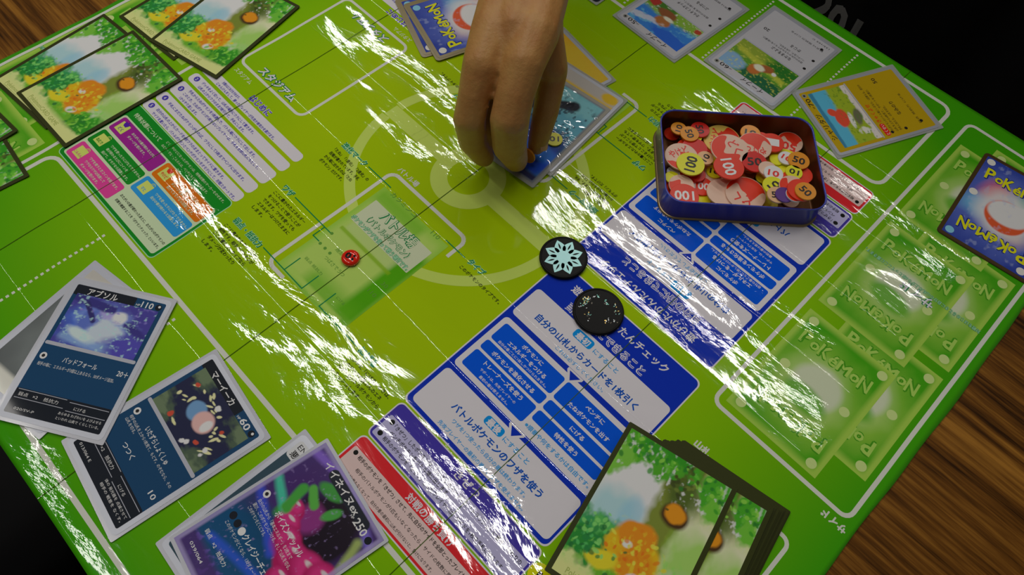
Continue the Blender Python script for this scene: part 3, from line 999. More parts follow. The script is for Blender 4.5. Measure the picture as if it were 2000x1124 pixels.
# --- picture: woodland watercolour on the sleeve backs
def woodland():
    p = Paint(61.0, 86.5, (176, 196, 120), 0.38)
    p.blob(0.24, 0.62, 0.34, 0.26, (186, 190, 200), 0.6, 0, 0.3, 5)
    p.blob(0.18, 0.48, 0.24, 0.14, (130, 172, 178), 0.7, 0, 0.3, 6, 0.8)
    p.blob(0.36, 0.50, 0.10, 0.12, (120, 165, 185), 0.6, 0, 0.3, 6, 0.6)
    p.blob(0.90, 0.52, 0.30, 0.22, (190, 200, 160), 0.6, 0, 0.2, 5, 0.8)
    p.blob(0.92, 0.30, 0.14, 0.10, (190, 196, 200), 0.4, 0, 0.3, 5, 0.9)
    p.band(0.62, 1.05, 0.60, 0.40, 0.13, (104, 116, 40), 0.5, 0.35)
    p.band(0.55, 0.95, 0.70, 0.80, 0.16, (58, 78, 24), 0.8, 0.3, 0.85)
    p.blob(0.95, 0.42, 0.22, 0.22, (120, 172, 50), 0.6, 0, 0.4, 7, 0.8)
    for (x, y, rx, ry, c) in ((0.10, 0.95, 0.22, 0.12, (70, 145, 24)), (0.36, 0.98, 0.26, 0.10, (40, 125, 20)), (0.42, 0.88, 0.14, 0.08, (64, 140, 26)),
                              (0.04, 0.80, 0.12, 0.10, (100, 160, 50)), (0.88, 0.94, 0.20, 0.10, (58, 140, 26)), (0.95, 0.80, 0.12, 0.09, (92, 160, 44))):
        p.blob(x, y, rx, ry, c, 0.35, 0, 0.7, 12)
    p.speck(26, 0.60, (200, 206, 204), p.box(0, 1, 0.72, 1, 0.1), 0.8)
    for (x, y, rx, ry, c) in ((0.16, 0.32, 0.26, 0.12, (42, 128, 70)), (0.30, 0.36, 0.18, 0.08, (70, 150, 70)), (0.10, 0.22, 0.20, 0.10, (30, 116, 40)),
                              (0.88, 0.20, 0.22, 0.10, (46, 132, 26)), (0.80, 0.14, 0.24, 0.08, (36, 116, 22)), (0.5, 0.13, 0.30, 0.06, (90, 150, 34))):
        p.blob(x, y, rx, ry, c, 0.4, 0, 0.6, 14)
    p.speck(34, 0.60, (110, 180, 70), p.box(0, 1, 0.08, 0.4, 0.1), 0.6)
    # clumps of orange and yellow autumn shrub
    p.blob(0.68, 0.66, 0.12, 0.075, (60, 40, 14), 0.3, 0, 0.2, 6)
    p.blob(0.68, 0.67, 0.095, 0.055, (214, 122, 16), 0.3, 0, 0.35, 8)
    p.blob(0.52, 0.30, 0.24, 0.15, (212, 150, 14), 0.25, -10, 0.35, 6)
    p.blob(0.48, 0.43, 0.16, 0.08, (212, 116, 16), 0.3, 10, 0.4, 7)
    p.blob(0.56, 0.27, 0.15, 0.09, (206, 120, 14), 0.5, 0, 0.4, 7)
    p.blob(0.30, 0.20, 0.14, 0.06, (214, 176, 30), 0.35, 15, 0.4, 7)
    p.blob(0.60, 0.20, 0.06, 0.03, (200, 196, 180), 0.4, 30, 0.3, 7)
    p.blob(0.44, 0.36, 0.04, 0.02, (206, 200, 180), 0.4, 10, 0.3, 7)
    p.speck(30, 0.62, (226, 186, 40), p.box(0.26, 0.78, 0.16, 0.48, 0.1), 0.5)
    for (x, y, sx, sy, n, cols) in WL_DABS:
        for k in range(n):
            cx, cy = x + WR.gauss(0, sx), y + WR.gauss(0, sy)
            if 0.02 < cx < 0.98 and 0.1 < cy < 0.99:
                p.blob(cx, cy, WR.uniform(0.012, 0.035), WR.uniform(0.006, 0.016), WR.choice(cols), 0.4, WR.uniform(0, 180), 0, 8, 0.8)
    p.mix(p.box(-0.1, 1.1, -0.1, 0.085, 0.05), (182, 194, 120))
    return p
WR = random.Random(3)
G1 = [(40, 128, 24), (84, 160, 40), (120, 178, 60), (30, 104, 30)]
WL_DABS = [(0.2, 0.93, 0.2, 0.05, 60, G1), (0.85, 0.9, 0.12, 0.05, 34, G1), (0.15, 0.28, 0.12, 0.07, 60, [(28, 110, 50), (70, 160, 80), (110, 180, 90), (20, 90, 40)]), (0.85, 0.2, 0.12, 0.05, 40, G1),
           (0.52, 0.32, 0.12, 0.06, 40, [(226, 176, 30), (206, 106, 12), (186, 90, 10), (230, 196, 60)]), (0.6, 0.85, 0.08, 0.08, 24, [(70, 84, 24), (96, 110, 40), (50, 60, 20)])]
WL = woodland()
WL_ME = WL.mesh('picture', -30.5, -43.25, 0.47, PAINT)
PALETXT = cm('pale_olive_text', 140, 152, 80)
WL_TX = [flat_mesh('lettering', [text_piece('PokémonCARD GAME', -24, 12, -41.3, 4.6, PALETXT, 0.0, 0.008)], 0.50), flat_mesh('lettering', [text_piece('©Pokémon', -24, -8, -42.9, 1.6, PALETXT, 0.0)], 0.50)]
def wood_card(label, cx, cy, ang, z, group):
    r = card_root('sleeved_card', label, 'card', cx, cy, ang, z, 'olive', group)
    new_obj('picture', WL_ME, r)
    for q in WL_TX:
        new_obj('lettering', q, r)
    return r
ZB = 0.45
wood_card('woodland sleeved card beneath another, nearest the bare brown table', -477.4, 48.9, 5, ZB, None)
wood_card('woodland sleeved card lying over another, its edge on the pink and purple conditions box', -450.5, 53.0, 0.5, ZB + 0.6, None)
wood_card('woodland sleeved card mostly hidden under the card next to the stadium zone', -475.6, 147.0, 5, ZB, None)
wood_card('woodland sleeved card with its corner at the stadium zone frame', -445.0, 154.0, 13, ZB + 0.6, None)
wood_card('woodland sleeved card corner lying over the white bench frame line', -448.5, -63.4, -5, ZB, None)
wood_card('woodland sleeved card corner touching the printed logo letters by the prize frame', -480.9, -56.0, 4, ZB + 0.6, None)
# deck pile
ND = 22
for i in range(ND):
    t = i / (ND - 1)
    a = math.radians(12.9)
    off = 19.0 + 11.0 * (1 - t) + random.uniform(-0.8, 0.8)
    yo = random.uniform(-0.5, 0.5) + 0.5 + 10.0 * (1 - t)
    an = 12.9 - 3.0 * (1 - t) + random.uniform(-0.8, 0.8)
    if i == ND - 2:
        off = 20.5; yo = 0.2; an = 12.9
    if i == ND - 1:
        off = 0; yo = 0; an = 13.0
    bx, by = 18.2, 101.4
    lab = 'woodland sleeved card inside the thick draw pile on the deck frame'
    g = 'cards in the draw pile'
    if i == ND - 1:
        lab, g = 'woodland sleeved card on top of the draw pile, its whole picture open', None
    if i == ND - 2:
        lab, g = 'woodland sleeved card showing a picture strip just below the top of the draw pile', None
    wood_card(lab, bx + off * math.cos(a) - yo * math.sin(a), by + off * math.sin(a) + yo * math.cos(a), an, ZB + 0.56 * i, g)

# --- card fronts
def dark_front(r, art, name, hp, rows, art_m=PAINT):
    face(r, 'silver', SILVER_IN)
    pc = [rect_piece(-28.6, -41.0, 28.6, 41.4, TEAL, 0.0, 1.2), rect_piece(-28.6, 34.6, 10.0, 41.4, BLACKB, 0.02, 1.0),
          rect_piece(-28.6, -41.0, 28.6, -26.4, BLACKB, 0.02, 1.0)]
    new_obj('print_panel', flat_mesh('print_panel', pc, 0.58), r)
    new_obj('picture', art.mesh('picture', -26.0, 3.2, 0.62, art_m), r)
    new_obj('divider_bar', slab_mesh('divider_bar', 56.0, 2.2, 0.05, 1.0, [STEEL], 0.61), r).location = (0, 2.4 * MM, 0)
    tx = [text_piece(name, -20.5, None, 36.2, 5.0, WHITET, 0.0, 0.02), text_piece('HP', 11.0, 13.6, 36.4, 2.0, WHITET, 0.0, 0.01), text_piece(hp, 14.2, 21.6, 36.2, 5.4, WHITET, 0.0, 0.02),
          disc_piece(24.8, 38.2, 2.0, BLACKB, 0.0), disc_piece(25.3, 38.7, 0.8, WHITET, 0.02)]
    for (t, x, y, h, w) in rows:
        tx.append(text_piece(t, x, None if w is None else x + w, y, h, WHITET, 0.0, 0.014 if h > 3 else 0.004))
    for y in (-27.2, -32.2):
        tx.append(rect_piece(-27.4, y, 2.0, y + 0.35, STEEL, 0.0)); tx.append(rect_piece(4.0, y - 0.9, 27.6, y - 0.55, STEEL, 0.0))
    new_obj('lettering', flat_mesh('lettering', tx, 0.645), r)
    stars = [(t[1] - 3.4, t[2] + 1.2) for t in rows if t[2] > -20 and t[3] > 3.5]
    for (x, y) in stars[:1]:
        me = flat_mesh('energy_symbol', [disc_piece(-24.6, y, 2.1, WHITET, 0.0), disc_piece(-24.6, y, 1.1, INKT, 0.02, 6)], 0.645)
        new_obj('energy_symbol', me, r)

def art_night():
    p = Paint(52, 32.5, (58, 52, 130), 0.4)
    p.blob(0.35, 0.45, 0.35, 0.42, (60, 92, 176), 0.6, 0, 0.3, 6)
    p.blob(0.45, 0.5, 0.30, 0.40, (104, 126, 190), 0.8, 0, 0.5, 7)
    p.blob(0.52, 0.42, 0.20, 0.22, (164, 176, 208), 0.5, 15, 0.45, 7)
    p.blob(0.30, 0.55, 0.10, 0.22, (66, 84, 160), 0.5, -30, 0.4, 8, 0.8)
    p.blob(0.46, 0.75, 0.12, 0.10, (150, 140, 190), 0.6, 0, 0.5, 8, 0.8)
    p.band(0.1, 0.15, 0.7, 0.08, 0.05, (120, 150, 205), 0.9, 0.5, 0.7)
    p.blob(0.62, 0.70, 0.09, 0.12, (184, 190, 210), 0.4, 0, 0.3, 6)
    p.blob(0.28, 0.25, 0.18, 0.10, (170, 186, 214), 0.5, -15, 0.3, 6)
    p.band(0.0, 0.95, 0.5, 0.82, 0.05, (44, 40, 108), 0.6, 0.3)
    p.band(0.18, 0.85, 0.34, 0.55, 0.03, (36, 34, 92), 0.5, 0.2)
    p.band(0.75, 0.6, 0.95, 0.45, 0.05, (46, 40, 112), 0.6, 0.3)
    p.blob(0.85, 0.2, 0.25, 0.2, (66, 60, 150), 0.6, 0, 0.3, 6)
    p.speck(22, 0.64, (150, 200, 196), None, 0.7)
    p.speck(14, 0.66, (120, 110, 180), p.box(0, 1, 0.6, 1, 0.2), 0.8)
    return p
def art_confetti():
    p = Paint(52, 32.5, (22, 26, 56), 0.35)
    for (x, y) in ((0.0, 0.1), (0.05, 0.95), (0.95, 0.95), (0.98, 0.05), (0.9, 0.0), (0.1, 0.0)):
        p.blob(x, y, 0.20, 0.24, (62, 78, 62), 0.4, 0, 0.6, 10)
        p.blob(x + 0.02, y, 0.12, 0.14, (88, 104, 78), 0.4, 0, 0.7, 12)
    r = random.Random(4)
    for k in range(26):
        a = r.uniform(0, 6.28); d = r.uniform(0.24, 0.46)
        x, y = 0.5 + d * math.cos(a), 0.5 + 0.9 * d * math.sin(a)
        p.blob(x, y, r.uniform(0.02, 0.05), r.uniform(0.012, 0.028), (206, 186, 140), 0.3, r.uniform(0, 180), 0.4, 14)
    for k in range(9):
        a = r.uniform(0, 6.28); d = r.uniform(0.3, 0.46)
        p.blob(0.5 + d * math.cos(a), 0.5 + d * math.sin(a), 0.03, 0.04, (170, 62, 44) if k % 2 else (208, 204, 196), 0.3, r.uniform(0, 90), 0.7, 16)
    p.blob(0.40, 0.52, 0.12, 0.17, (92, 130, 168), 0.2, 0, 0.1, 5)
    p.blob(0.56, 0.52, 0.13, 0.19, (206, 150, 146), 0.2, 0, 0.06, 5)
    p.blob(0.62, 0.52, 0.05, 0.12, (200, 196, 190), 0.3, 0, 0.1, 5)
    return p
A0 = card_root('energy_card', 'grey sleeved card with a pale disc under the blue night picture card', 'card', -284.3, -61.5, 10, ZB, 'silver')
face(A0, 'silver', SILVER_IN)
def art_grey():
    p = Paint(57, 82, (64, 68, 70), 0.8)
    p.blob(0.5, 0.5, 0.55, 0.4, (96, 102, 102), 0.8, 0, 0.3, 4)
    p.blob(0.42, 0.55, 0.26, 0.19, (190, 190, 186), 0.1)
    p.mix(p.box(-0.1, 1.1, -0.1, 0.12, 0.03), (196, 192, 178))
    p.mix(p.box(-0.1, 1.1, 0.90, 1.1, 0.03), (160, 158, 152))
    return p
new_obj('picture', art_grey().mesh('picture', -28.5, -41, 0.62, PAINT), A0)
A = card_root('creature_card', 'dark blue sleeved card with a purple night picture and 110 hit points', 'card', -269.5, -57.0, 32.6, ZB + 0.75, 'silver')
dark_front(A, art_night(), 'アブソル', '110', [('バッドフォール', -12.5, -7.0, 3.9, 21.0), ('20＋', 21.0, -7.4, 4.4, 6.6), ('相手の場に   エネルギーが3個以上あるなら、50ダメージ追加。', -25.5, -11.6, 2.5, 47.0),
     ('弱点   ×2    抵抗力', -26, -30.6, 2.4, 24.0), ('にげる', 8.0, -31.6, 2.2, 7.0), ('020/SV-P', -24, -38.6, 2.0, 12.0), ('あらゆる わざわいを よびよせる', 1.0, -35.6, 1.9, 25.5), ('といわれ 山奥で くらしている。', 1.0, -38.4, 1.9, 25.5)])
B = card_root('creature_card', 'dark blue sleeved card with a navy flower picture and 60 hit points', 'card', -196.4, -51.2, -6.9, ZB + 0.05, 'silver')
dark_front(B, art_confetti(), 'マーイーカ', '60', [('いたずらしょくしゅ', -12.5, -7.2, 3.9, 25.0), ('相手の山札を上から1枚見て、もどす。のぞむなら、その', -24.5, -10.6, 2.2, 50.0), ('山札を切る。', -24.5, -13.2, 2.2, 11.0),
     ('つつく', -12.0, -20.6, 3.9, 11.0), ('10', 21.0, -20.6, 4.2, 5.0), ('弱点   ×2    抵抗力', -26, -30.6, 2.4, 24.0), ('にげる', 8.0, -31.6, 2.2, 7.0), ('013/064 E', -26, -38.6, 2.2, 13.0), ('体の 発光器を 点滅させて', 1.0, -35.6, 1.9, 25.5), ('相手の 戦意を なくす。', 1.0, -38.4, 1.9, 25.5)])
C0 = card_root('energy_card', 'grey sleeved card with ENERGY corner lettering under the shiny purple foil card', 'card', -118.0, -40.4, -2.5, ZB, 'silver')
face(C0, 'silver', SILVER_IN)
new_obj('print_panel', flat_mesh('print_panel', [rect_piece(-29, -41, 29, 38, cm('slate', 40, 62, 74), 0.0, 1.5), rect_piece(-29, 30, 29, 41, cm('pale_grey', 178, 180, 182), 0.02, 2.0)], 0.58), C0)
new_obj('lettering', flat_mesh('lettering', [text_piece('ENERGY', -27, -8, 36.5, 4.4, INKT, 0.0)], 0.62), C0)
new_obj('lettering', flat_mesh('lettering', [text_piece('悪', -27, -22, 31.5, 4.4, INKT, 0.0, 0.02)], 0.62), C0)
def art_foil():
    p = Paint(63, 88, (58, 40, 96), 0.4)
    p.blob(0.45, 0.30, 0.55, 0.28, (18, 62, 96), 0.4, 0, 0.3, 6)
    p.blob(0.2, 0.2, 0.4, 0.2, (16, 66, 104), 0.5, 0, 0.3, 6)
    p.blob(0.55, 0.78, 0.5, 0.22, (60, 36, 92), 0.6, 0, 0.3, 6)
    p.blob(0.64, 0.76, 0.30, 0.19, (26, 18, 30), 0.35, 20, 0.25, 6)
    p.blob(0.50, 0.70, 0.12, 0.10, (120, 44, 110), 0.5, 20, 0.3, 6)
    p.blob(0.34, 0.62, 0.12, 0.05, (50, 130, 50), 0.4, 60, 0.3, 6)
    p.blob(0.40, 0.88, 0.12, 0.04, (56, 130, 56), 0.4, 20, 0.3, 6)
    p.blob(0.58, 0.82, 0.09, 0.03, (64, 140, 60), 0.4, 70, 0.3, 6)
    for (x, y, rr_) in ((0.36, 0.64, 0.11), (0.44, 0.57, 0.13), (0.56, 0.52, 0.15), (0.70, 0.50, 0.17), (0.86, 0.53, 0.19), (1.0, 0.58, 0.18), (0.95, 0.40, 0.16), (0.78, 0.38, 0.12)):
        p.blob(x, y, rr_, rr_ * 0.62, (150, 22, 80), 0.2, 0, 0.1, 6)
        p.blob(x - 0.02, y + 0.02, rr_ * 0.7, rr_ * 0.4, (190, 48, 116), 0.6, 0, 0.2, 6, 0.8)
        p.blob(x - 0.03, y + 0.045, rr_ * 0.3, rr_ * 0.08, (214, 190, 206), 0.5, 10, 0.2, 6, 0.8)
    for (x0, y0, x1, y1, c) in ((0.0, 0.55, 0.55, 0.42, (50, 70, 214)), (0.15, 0.18, 0.85, 0.34, (40, 76, 206)), (0.0, 0.92, 0.4, 0.99, (120, 90, 206)), (0.5, 1.0, 1.0, 0.9, (110, 96, 200)), (0.05, 0.66, 0.3, 0.60, (60, 190, 150)), (0.9, 0.86, 1.0, 0.70, (150, 170, 90))):
        p.band(x0, y0, x1, y1, 0.035, c, 1.2, 0.25, 0.75)
    p.speck(24, 0.62, (110, 90, 200), p.box(0, 1, 0.0, 0.16, 0.1), 0.8)
    p.speck(40, 0.70, (150, 130, 210), None, 0.4)
    p.mix(p.box(-0.1, 1.1, -0.1, 0.13, 0.04) * 0.85, (62, 34, 96))
    p.band(0.25, 0.75, 0.30, 0.62, 0.05, (60, 140, 54), 0.5, 0.3)
    p.band(0.30, 0.80, 0.42, 0.76, 0.04, (76, 150, 60), 0.5, 0.3)
    p.mix((1 - p.box(0.035, 0.965, 0.025, 0.975, 0.02)) * 0.75, (142, 132, 176))
    p.band(0.30, 0.945, 0.80, 0.945, 0.05, (26, 30, 40), 0.1)
    return p
Cc = card_root('foil_card', 'shiny rainbow foil card with magenta bubbles and 250 hit points', 'card', -110.6, -37.9, -9, ZB + 0.65, 'silver')
new_obj('picture', art_foil().mesh('picture', -31.5, -44, 0.60, PAINTH), Cc)
tx = [text_piece('イイネイヌex', -21, 12, 37.2, 5.4, WHITET, 0.0, 0.02), text_piece('HP', 10.5, 13.0, 35.6, 2.0, WHITET, 0.0, 0.01), text_piece('250', 14.0, 23.6, 35.0, 6.0, WHITET, 0.0, 0.02),
      disc_piece(27.0, 37.0, 2.0, BLACKB, 0.0), text_piece('ポイズンマッスル', -13, 14, 3.5, 4.4, WHITET, 0.0, 0.02), text_piece('自分の山札から「基本エネルギー」を2枚まで', -24, 12, -0.4, 2.4, WHITET, 0.0, 0.004),
      text_piece('選び、このポケモンにつける。そして山札を切る。', -24, 16, -3.4, 2.4, WHITET, 0.0, 0.004), text_piece('このポケモンをどくにする。', -24, -6, -6.4, 2.4, WHITET, 0.0, 0.004), text_piece('クレイジーチェーン', -12, 18, -15.4, 4.4, WHITET, 0.0, 0.02),
      text_piece('このポケモンがどくなら、130ダメージ追加。', -24, 14, -19.2, 2.4, WHITET, 0.0, 0.004), text_piece('弱点   ×2   抵抗力', -26, -4, -29.5, 2.6, WHITET, 0.0, 0.01), text_piece('039/064', -25, -12, -38.4, 2.4, WHITET, 0.0, 0.01),
      disc_piece(-24.5, 5.0, 2.1, WHITET, 0.0), disc_piece(-24.5, 5.0, 1.1, INKT, 0.02, 6), disc_piece(-24.5, -14.2, 2.1, BLACKB, 0.0), disc_piece(-19.5, -14.2, 2.1, BLACKB, 0.0), disc_piece(-14.6, -14.2, 2.1, WHITET, 0.0)]
new_obj('lettering', flat_mesh('lettering', tx, 0.63), Cc)

# far player's cards
def grey_front(r, art, name, hp, rows, fm=None, ink_m=None):
    fm = fm or GREYF
    ink_m = ink_m or INKT
    face(r, 'silver', SILVER_IN)
    new_obj('print_panel', flat_mesh('print_panel', [rect_piece(-29.2, -41.6, 29.2, 41.6, fm, 0.0, 1.2)], 0.58), r)
    new_obj('picture', art.mesh('picture', -26.5, 3.4, 0.62, PAINT), r)
    new_obj('divider_bar', slab_mesh('divider_bar', 55.0, 1.2, 0.05, 0.5, [STEEL], 0.61), r).location = (0, 2.6 * MM, 0)
    tx = [text_piece(name, -18.0, None, 36.6, 5.2, ink_m, 0.0, 0.012), text_piece('HP', 12.4, 14.6, 36.8, 2.0, ink_m, 0.0), text_piece(hp, 15.0, 22.6, 36.4, 5.2, ink_m, 0.0, 0.01), disc_piece(25.8, 38.6, 1.9, cm('symbol_grey', 120, 122, 118), 0.0), disc_piece(25.8, 38.6, 1.0, ink_m, 0.02, 6)]
    for (t, x, y, h, w, m) in rows:
        tx.append(text_piece(t, x, x + w, y, h, m, 0.0, 0.012 if h > 3 else 0.0))
    for (x, y) in ((-24.6, -6.2), (-24.6, -18.2), (-22.0, -33.6)):
        tx.append(disc_piece(x, y, 1.3, ink_m, 0.0, 10))
    new_obj('lettering', flat_mesh('lettering', tx, 0.645), r)
def art_water():
    p = Paint(53, 32.5, (46, 108, 180), 0.4)
    p.speck(12, 0.55, (90, 156, 206), None, 0.8)
    p.blob(0.20, 0.85, 0.4, 0.2, (34, 84, 176), 0.4, 0, 0.3, 6)
    p.blob(0.55, 0.05, 0.70, 0.34, (112, 150, 50), 0.3, 0, 0.3, 7)
    p.blob(0.75, 0.12, 0.28, 0.2, (60, 104, 34), 0.4, 0, 0.5, 10)
    p.speck(28, 0.62, (196, 202, 180), p.box(0, 1, 0, 0.35, 0.1), 0.9)
    p.blob(0.56, 0.52, 0.13, 0.16, (146, 92, 48), 0.3, 0, 0.25, 6)
    p.blob(0.60, 0.24, 0.16, 0.12, (120, 72, 40), 0.4, 0, 0.4, 7)
    p.blob(0.52, 0.36, 0.10, 0.07, (196, 186, 166), 0.4, 0, 0.3, 7)
    p.blob(0.92, 0.10, 0.10, 0.14, (150, 44, 36), 0.3, 0, 0.4, 8)
    p.blob(0.06, 0.12, 0.06, 0.08, (150, 56, 36), 0.3, 0, 0.4, 8)
    p.blob(0.8, 0.72, 0.25, 0.1, (190, 206, 220), 0.4, 10, 0.6, 10, 0.7)
    return p
def art_meadow():
    p = Paint(53, 32.5, (78, 128, 34), 0.4)
    p.blob(0.30, 0.85, 0.45, 0.22, (24, 84, 50), 0.4, 0, 0.3, 6)
    p.blob(0.85, 0.80, 0.22, 0.26, (112, 146, 176), 0.4, 0, 0.3, 7)
    p.blob(0.75, 0.20, 0.35, 0.24, (120, 140, 44), 0.5, 0, 0.4, 8)
    p.blob(0.18, 0.22, 0.28, 0.22, (34, 98, 30), 0.5, 0, 0.5, 9)
    p.band(0.1, 0.5, 0.9, 0.30, 0.05, (150, 160, 50), 0.8, 0.3)
    p.speck(26, 0.62, (176, 176, 70), None, 0.7)
    p.blob(0.52, 0.62, 0.10, 0.17, (160, 92, 40), 0.3, 0, 0.2, 6)
    p.blob(0.40, 0.42, 0.12, 0.14, (136, 78, 40), 0.35, 20, 0.3, 6)
    p.blob(0.48, 0.50, 0.08, 0.10, (196, 190, 166), 0.4, 0, 0.3, 7)
    p.blob(0.26, 0.42, 0.035, 0.05, (206, 202, 190), 0.3, 0, 0.3, 7)
    return p
def art_river():
    p = Paint(53, 32.5, (132, 152, 34), 0.4)
    p.band(-0.1, 0.90, 1.1, 0.72, 0.14, (74, 152, 180), 0.3, 0.2)
    p.band(0.0, 0.98, 1.0, 0.92, 0.03, (50, 110, 140), 0.6, 0.3)
    p.band(-0.1, 0.04, 1.1, 0.04, 0.05, (186, 180, 176), 0.4, 0.8)
    p.blob(0.42, 0.22, 0.16, 0.10, (92, 92, 70), 0.4, -20, 0.3, 6)
    p.blob(0.18, 0.25, 0.06, 0.12, (190, 190, 176), 0.3, 0, 0.7, 12)
    p.blob(0.48, 0.58, 0.17, 0.16, (200, 66, 44), 0.2, -10, 0.2, 5)
    p.blob(0.60, 0.72, 0.07, 0.10, (200, 66, 44), 0.25, 30, 0.2, 5)
    p.blob(0.40, 0.40, 0.14, 0.06, (206, 198, 180), 0.3, -10, 0.2, 5)
    p.speck(26, 0.64, (70, 110, 30), p.box(0, 1, 0.05, 0.6, 0.1), 0.7)
    return p
D2 = card_root('creature_card', 'dark sleeved card corner beside the sleeved card with the blue water picture', 'card', -303.0, 428.0, 180, ZB, 'clear')
face(D2, 'dark', BLACKB)
new_obj('print_panel', flat_mesh('print_panel', [rect_piece(-29, -41, 29, 41, cm('night_blue', 26, 34, 60), 0.0, 1.2)], 0.58), D2)
D0 = card_root('creature_card', 'pale grey sleeved card with a blue water picture and 50 hit points', 'card', -218.6, 427.6, 177.5, ZB, 'clear')
grey_front(D0, art_water(), 'イーブイ', '50', [('かんそくスケッチ', -12, -8.0, 3.8, 22.0, INKT), ('自分の山札を1枚引く。', -18, -12.0, 2.4, 26, INKT), ('ぶつかる', -12, -20.0, 3.8, 12.0, INKT), ('20', 18, -20.0, 4.2, 5.0, INKT), ('弱点×2 抵抗力 にげる', -24, -33, 2.2, 30, INKT)])
D1 = card_root('creature_card', 'pale grey sleeved card with a green meadow picture and 60 hit points', 'card', -140.5, 445.0, 179.3, ZB, 'clear')
grey_front(D1, art_meadow(), 'イーフイ', '60', [('なかまをよぶ', -12, -7.0, 3.8, 18.0, INKT), ('自分の山札からたねポケモンを1枚選び、', -20, -10.6, 2.3, 38, INKT), ('ベンチに出す。山札を切る。', -20, -13.6, 2.3, 24, INKT), ('かじる', -12, -20.0, 3.8, 9.0, INKT), ('20', 18, -20.0, 4.2, 5.0, INKT), ('弱点×2 抵抗力 にげる', -24, -33, 2.2, 30, INKT), ('133/165 C', -26, -39, 2.2, 16, INKT)])
Ec = card_root('creature_card', 'yellow sleeved card with a river picture and 70 hit points beside the blue tin', 'card', -60.2, 451.8, 155.6, ZB, 'clear')
grey_front(Ec, art_river(), 'シャリタツ', '70', [('とくせい', -26, -3.6, 3.2, 10.0, WHITET), ('きゃくよせ', -14, -3.8, 4.0, 18.0, REDT), ('このポケモンがバトル場にいるなら、1回使える。自分の', -25, -8.0, 2.4, 48, INKT), ('山札を上から6枚見て、サポートを1枚選び、', -25, -11.4, 2.4, 42, INKT),
     ('手札に加える。山札を切る。', -25, -14.8, 2.4, 24, INKT), ('なみのり', -12, -23.0, 4.0, 13.0, INKT), ('50', 20, -23.0, 4.4, 5.4, INKT), ('弱点  抵抗力  にげる', -24, -33, 2.2, 30, INKT)], fm=YELF)
new_obj('ability_badge', flat_mesh('ability_badge', [rect_piece(-26.8, -4.4, -15.2, -0.2, REDT, 0.0, 1.8)], 0.63), Ec)

# pile under the hand
def art_orange():
    p = Paint(58, 83, (206, 142, 30), 0.8)
    p.blob(0.4, 0.4, 0.5, 0.4, (216, 160, 40), 0.8, 0, 0.4, 5)
    p.blob(0.7, 0.7, 0.4, 0.3, (196, 120, 20), 0.8, 0, 0.4, 5)
    p.mix(p.box(-.1, 1.1, -.1, 0.12, 0.03), (160, 156, 150))
    p.blob(0.12, 0.05, 0.12, 0.06, (216, 156, 30), 0.3, 0, 0.2, 5)
    return p
AO = art_orange()
AO2 = Paint(58, 83, (206, 142, 30), 0.8)
AO2.blob(0.4, 0.3, 0.5, 0.4, (216, 160, 40), 0.8, 0, 0.4, 5).blob(0.7, 0.7, 0.4, 0.3, (196, 120, 20), 0.8, 0, 0.4, 5)
Xc = card_root('creature_card', 'orange faced sleeved card poking out at the back of the stack under the hand', 'card', -245.6, 294.0, 170.3, ZB, 'clear')
face(Xc, 'silver', SILVER_IN)
new_obj('picture', AO2.mesh('picture', -29, -41.5, 0.60, PAINT), Xc)
Yc = card_root('creature_card', 'orange faced sleeved card lying directly beneath the shiny teal card under the hand', 'card', -214.5, 276.0, 185.7, ZB + 0.65, 'clear')
face(Yc, 'silver', SILVER_IN)
new_obj('picture', AO.mesh('picture', -29, -41.5, 0.60, PAINT), Yc)
def art_ice():
    p = Paint(61, 86, (70, 130, 146), 0.5)
    p.blob(0.3, 0.2, 0.6, 0.25, (110, 170, 178), 0.8, 0, 0.5, 7)
    p.blob(0.2, 0.35, 0.3, 0.12, (84, 150, 170), 0.6, 20, 0.5, 8)
    p.band(0.3, 0.15, 0.7, 0.30, 0.07, (24, 30, 40), 0.5, 0.4)
    p.band(0.5, 0.30, 0.9, 0.42, 0.06, (20, 28, 42), 0.5, 0.4)
    p.blob(0.4, 0.62, 0.6, 0.16, (34, 62, 120), 0.6, 0, 0.4, 6)
    p.blob(0.4, 0.80, 0.7, 0.16, (24, 70, 190), 0.5, 0, 0.4, 7)
    p.blob(0.2, 0.72, 0.2, 0.07, (34, 100, 214), 0.5, 0, 0.4, 8)
    p.blob(0.85, 0.42, 0.07, 0.03, (200, 130, 50), 0.4, 0, 0.5, 8)
    p.mix(p.box(-.1, 1.1, 0.93, 1.1, 0.03), (36, 44, 86))
    p.speck(24, 0.62, (30, 40, 60), p.box(0, 1, 0.1, 0.5, 0.1), 0.8)
    p.mix(1 - p.box(0.02, 0.98, 0.015, 0.985, 0.015), (110, 118, 126))
    return p
Wc = card_root('creature_card', 'teal and blue card in a crumpled clear sleeve under the fingers', 'card', -216.3, 259.1, 186.5, ZB + 1.3, 'clear')
new_obj('picture', art_ice().mesh('picture', -30.5, -43, 0.52, PAINTG), Wc)
new_obj('energy_symbol', flat_mesh('energy_symbol', [disc_piece(26.0, 38.0, 3.0, cm('symbol_grey', 120, 122, 118), 0.0), disc_piece(26.0, 38.0, 1.6, INKT, 0.02, 6)], 0.56), Wc)

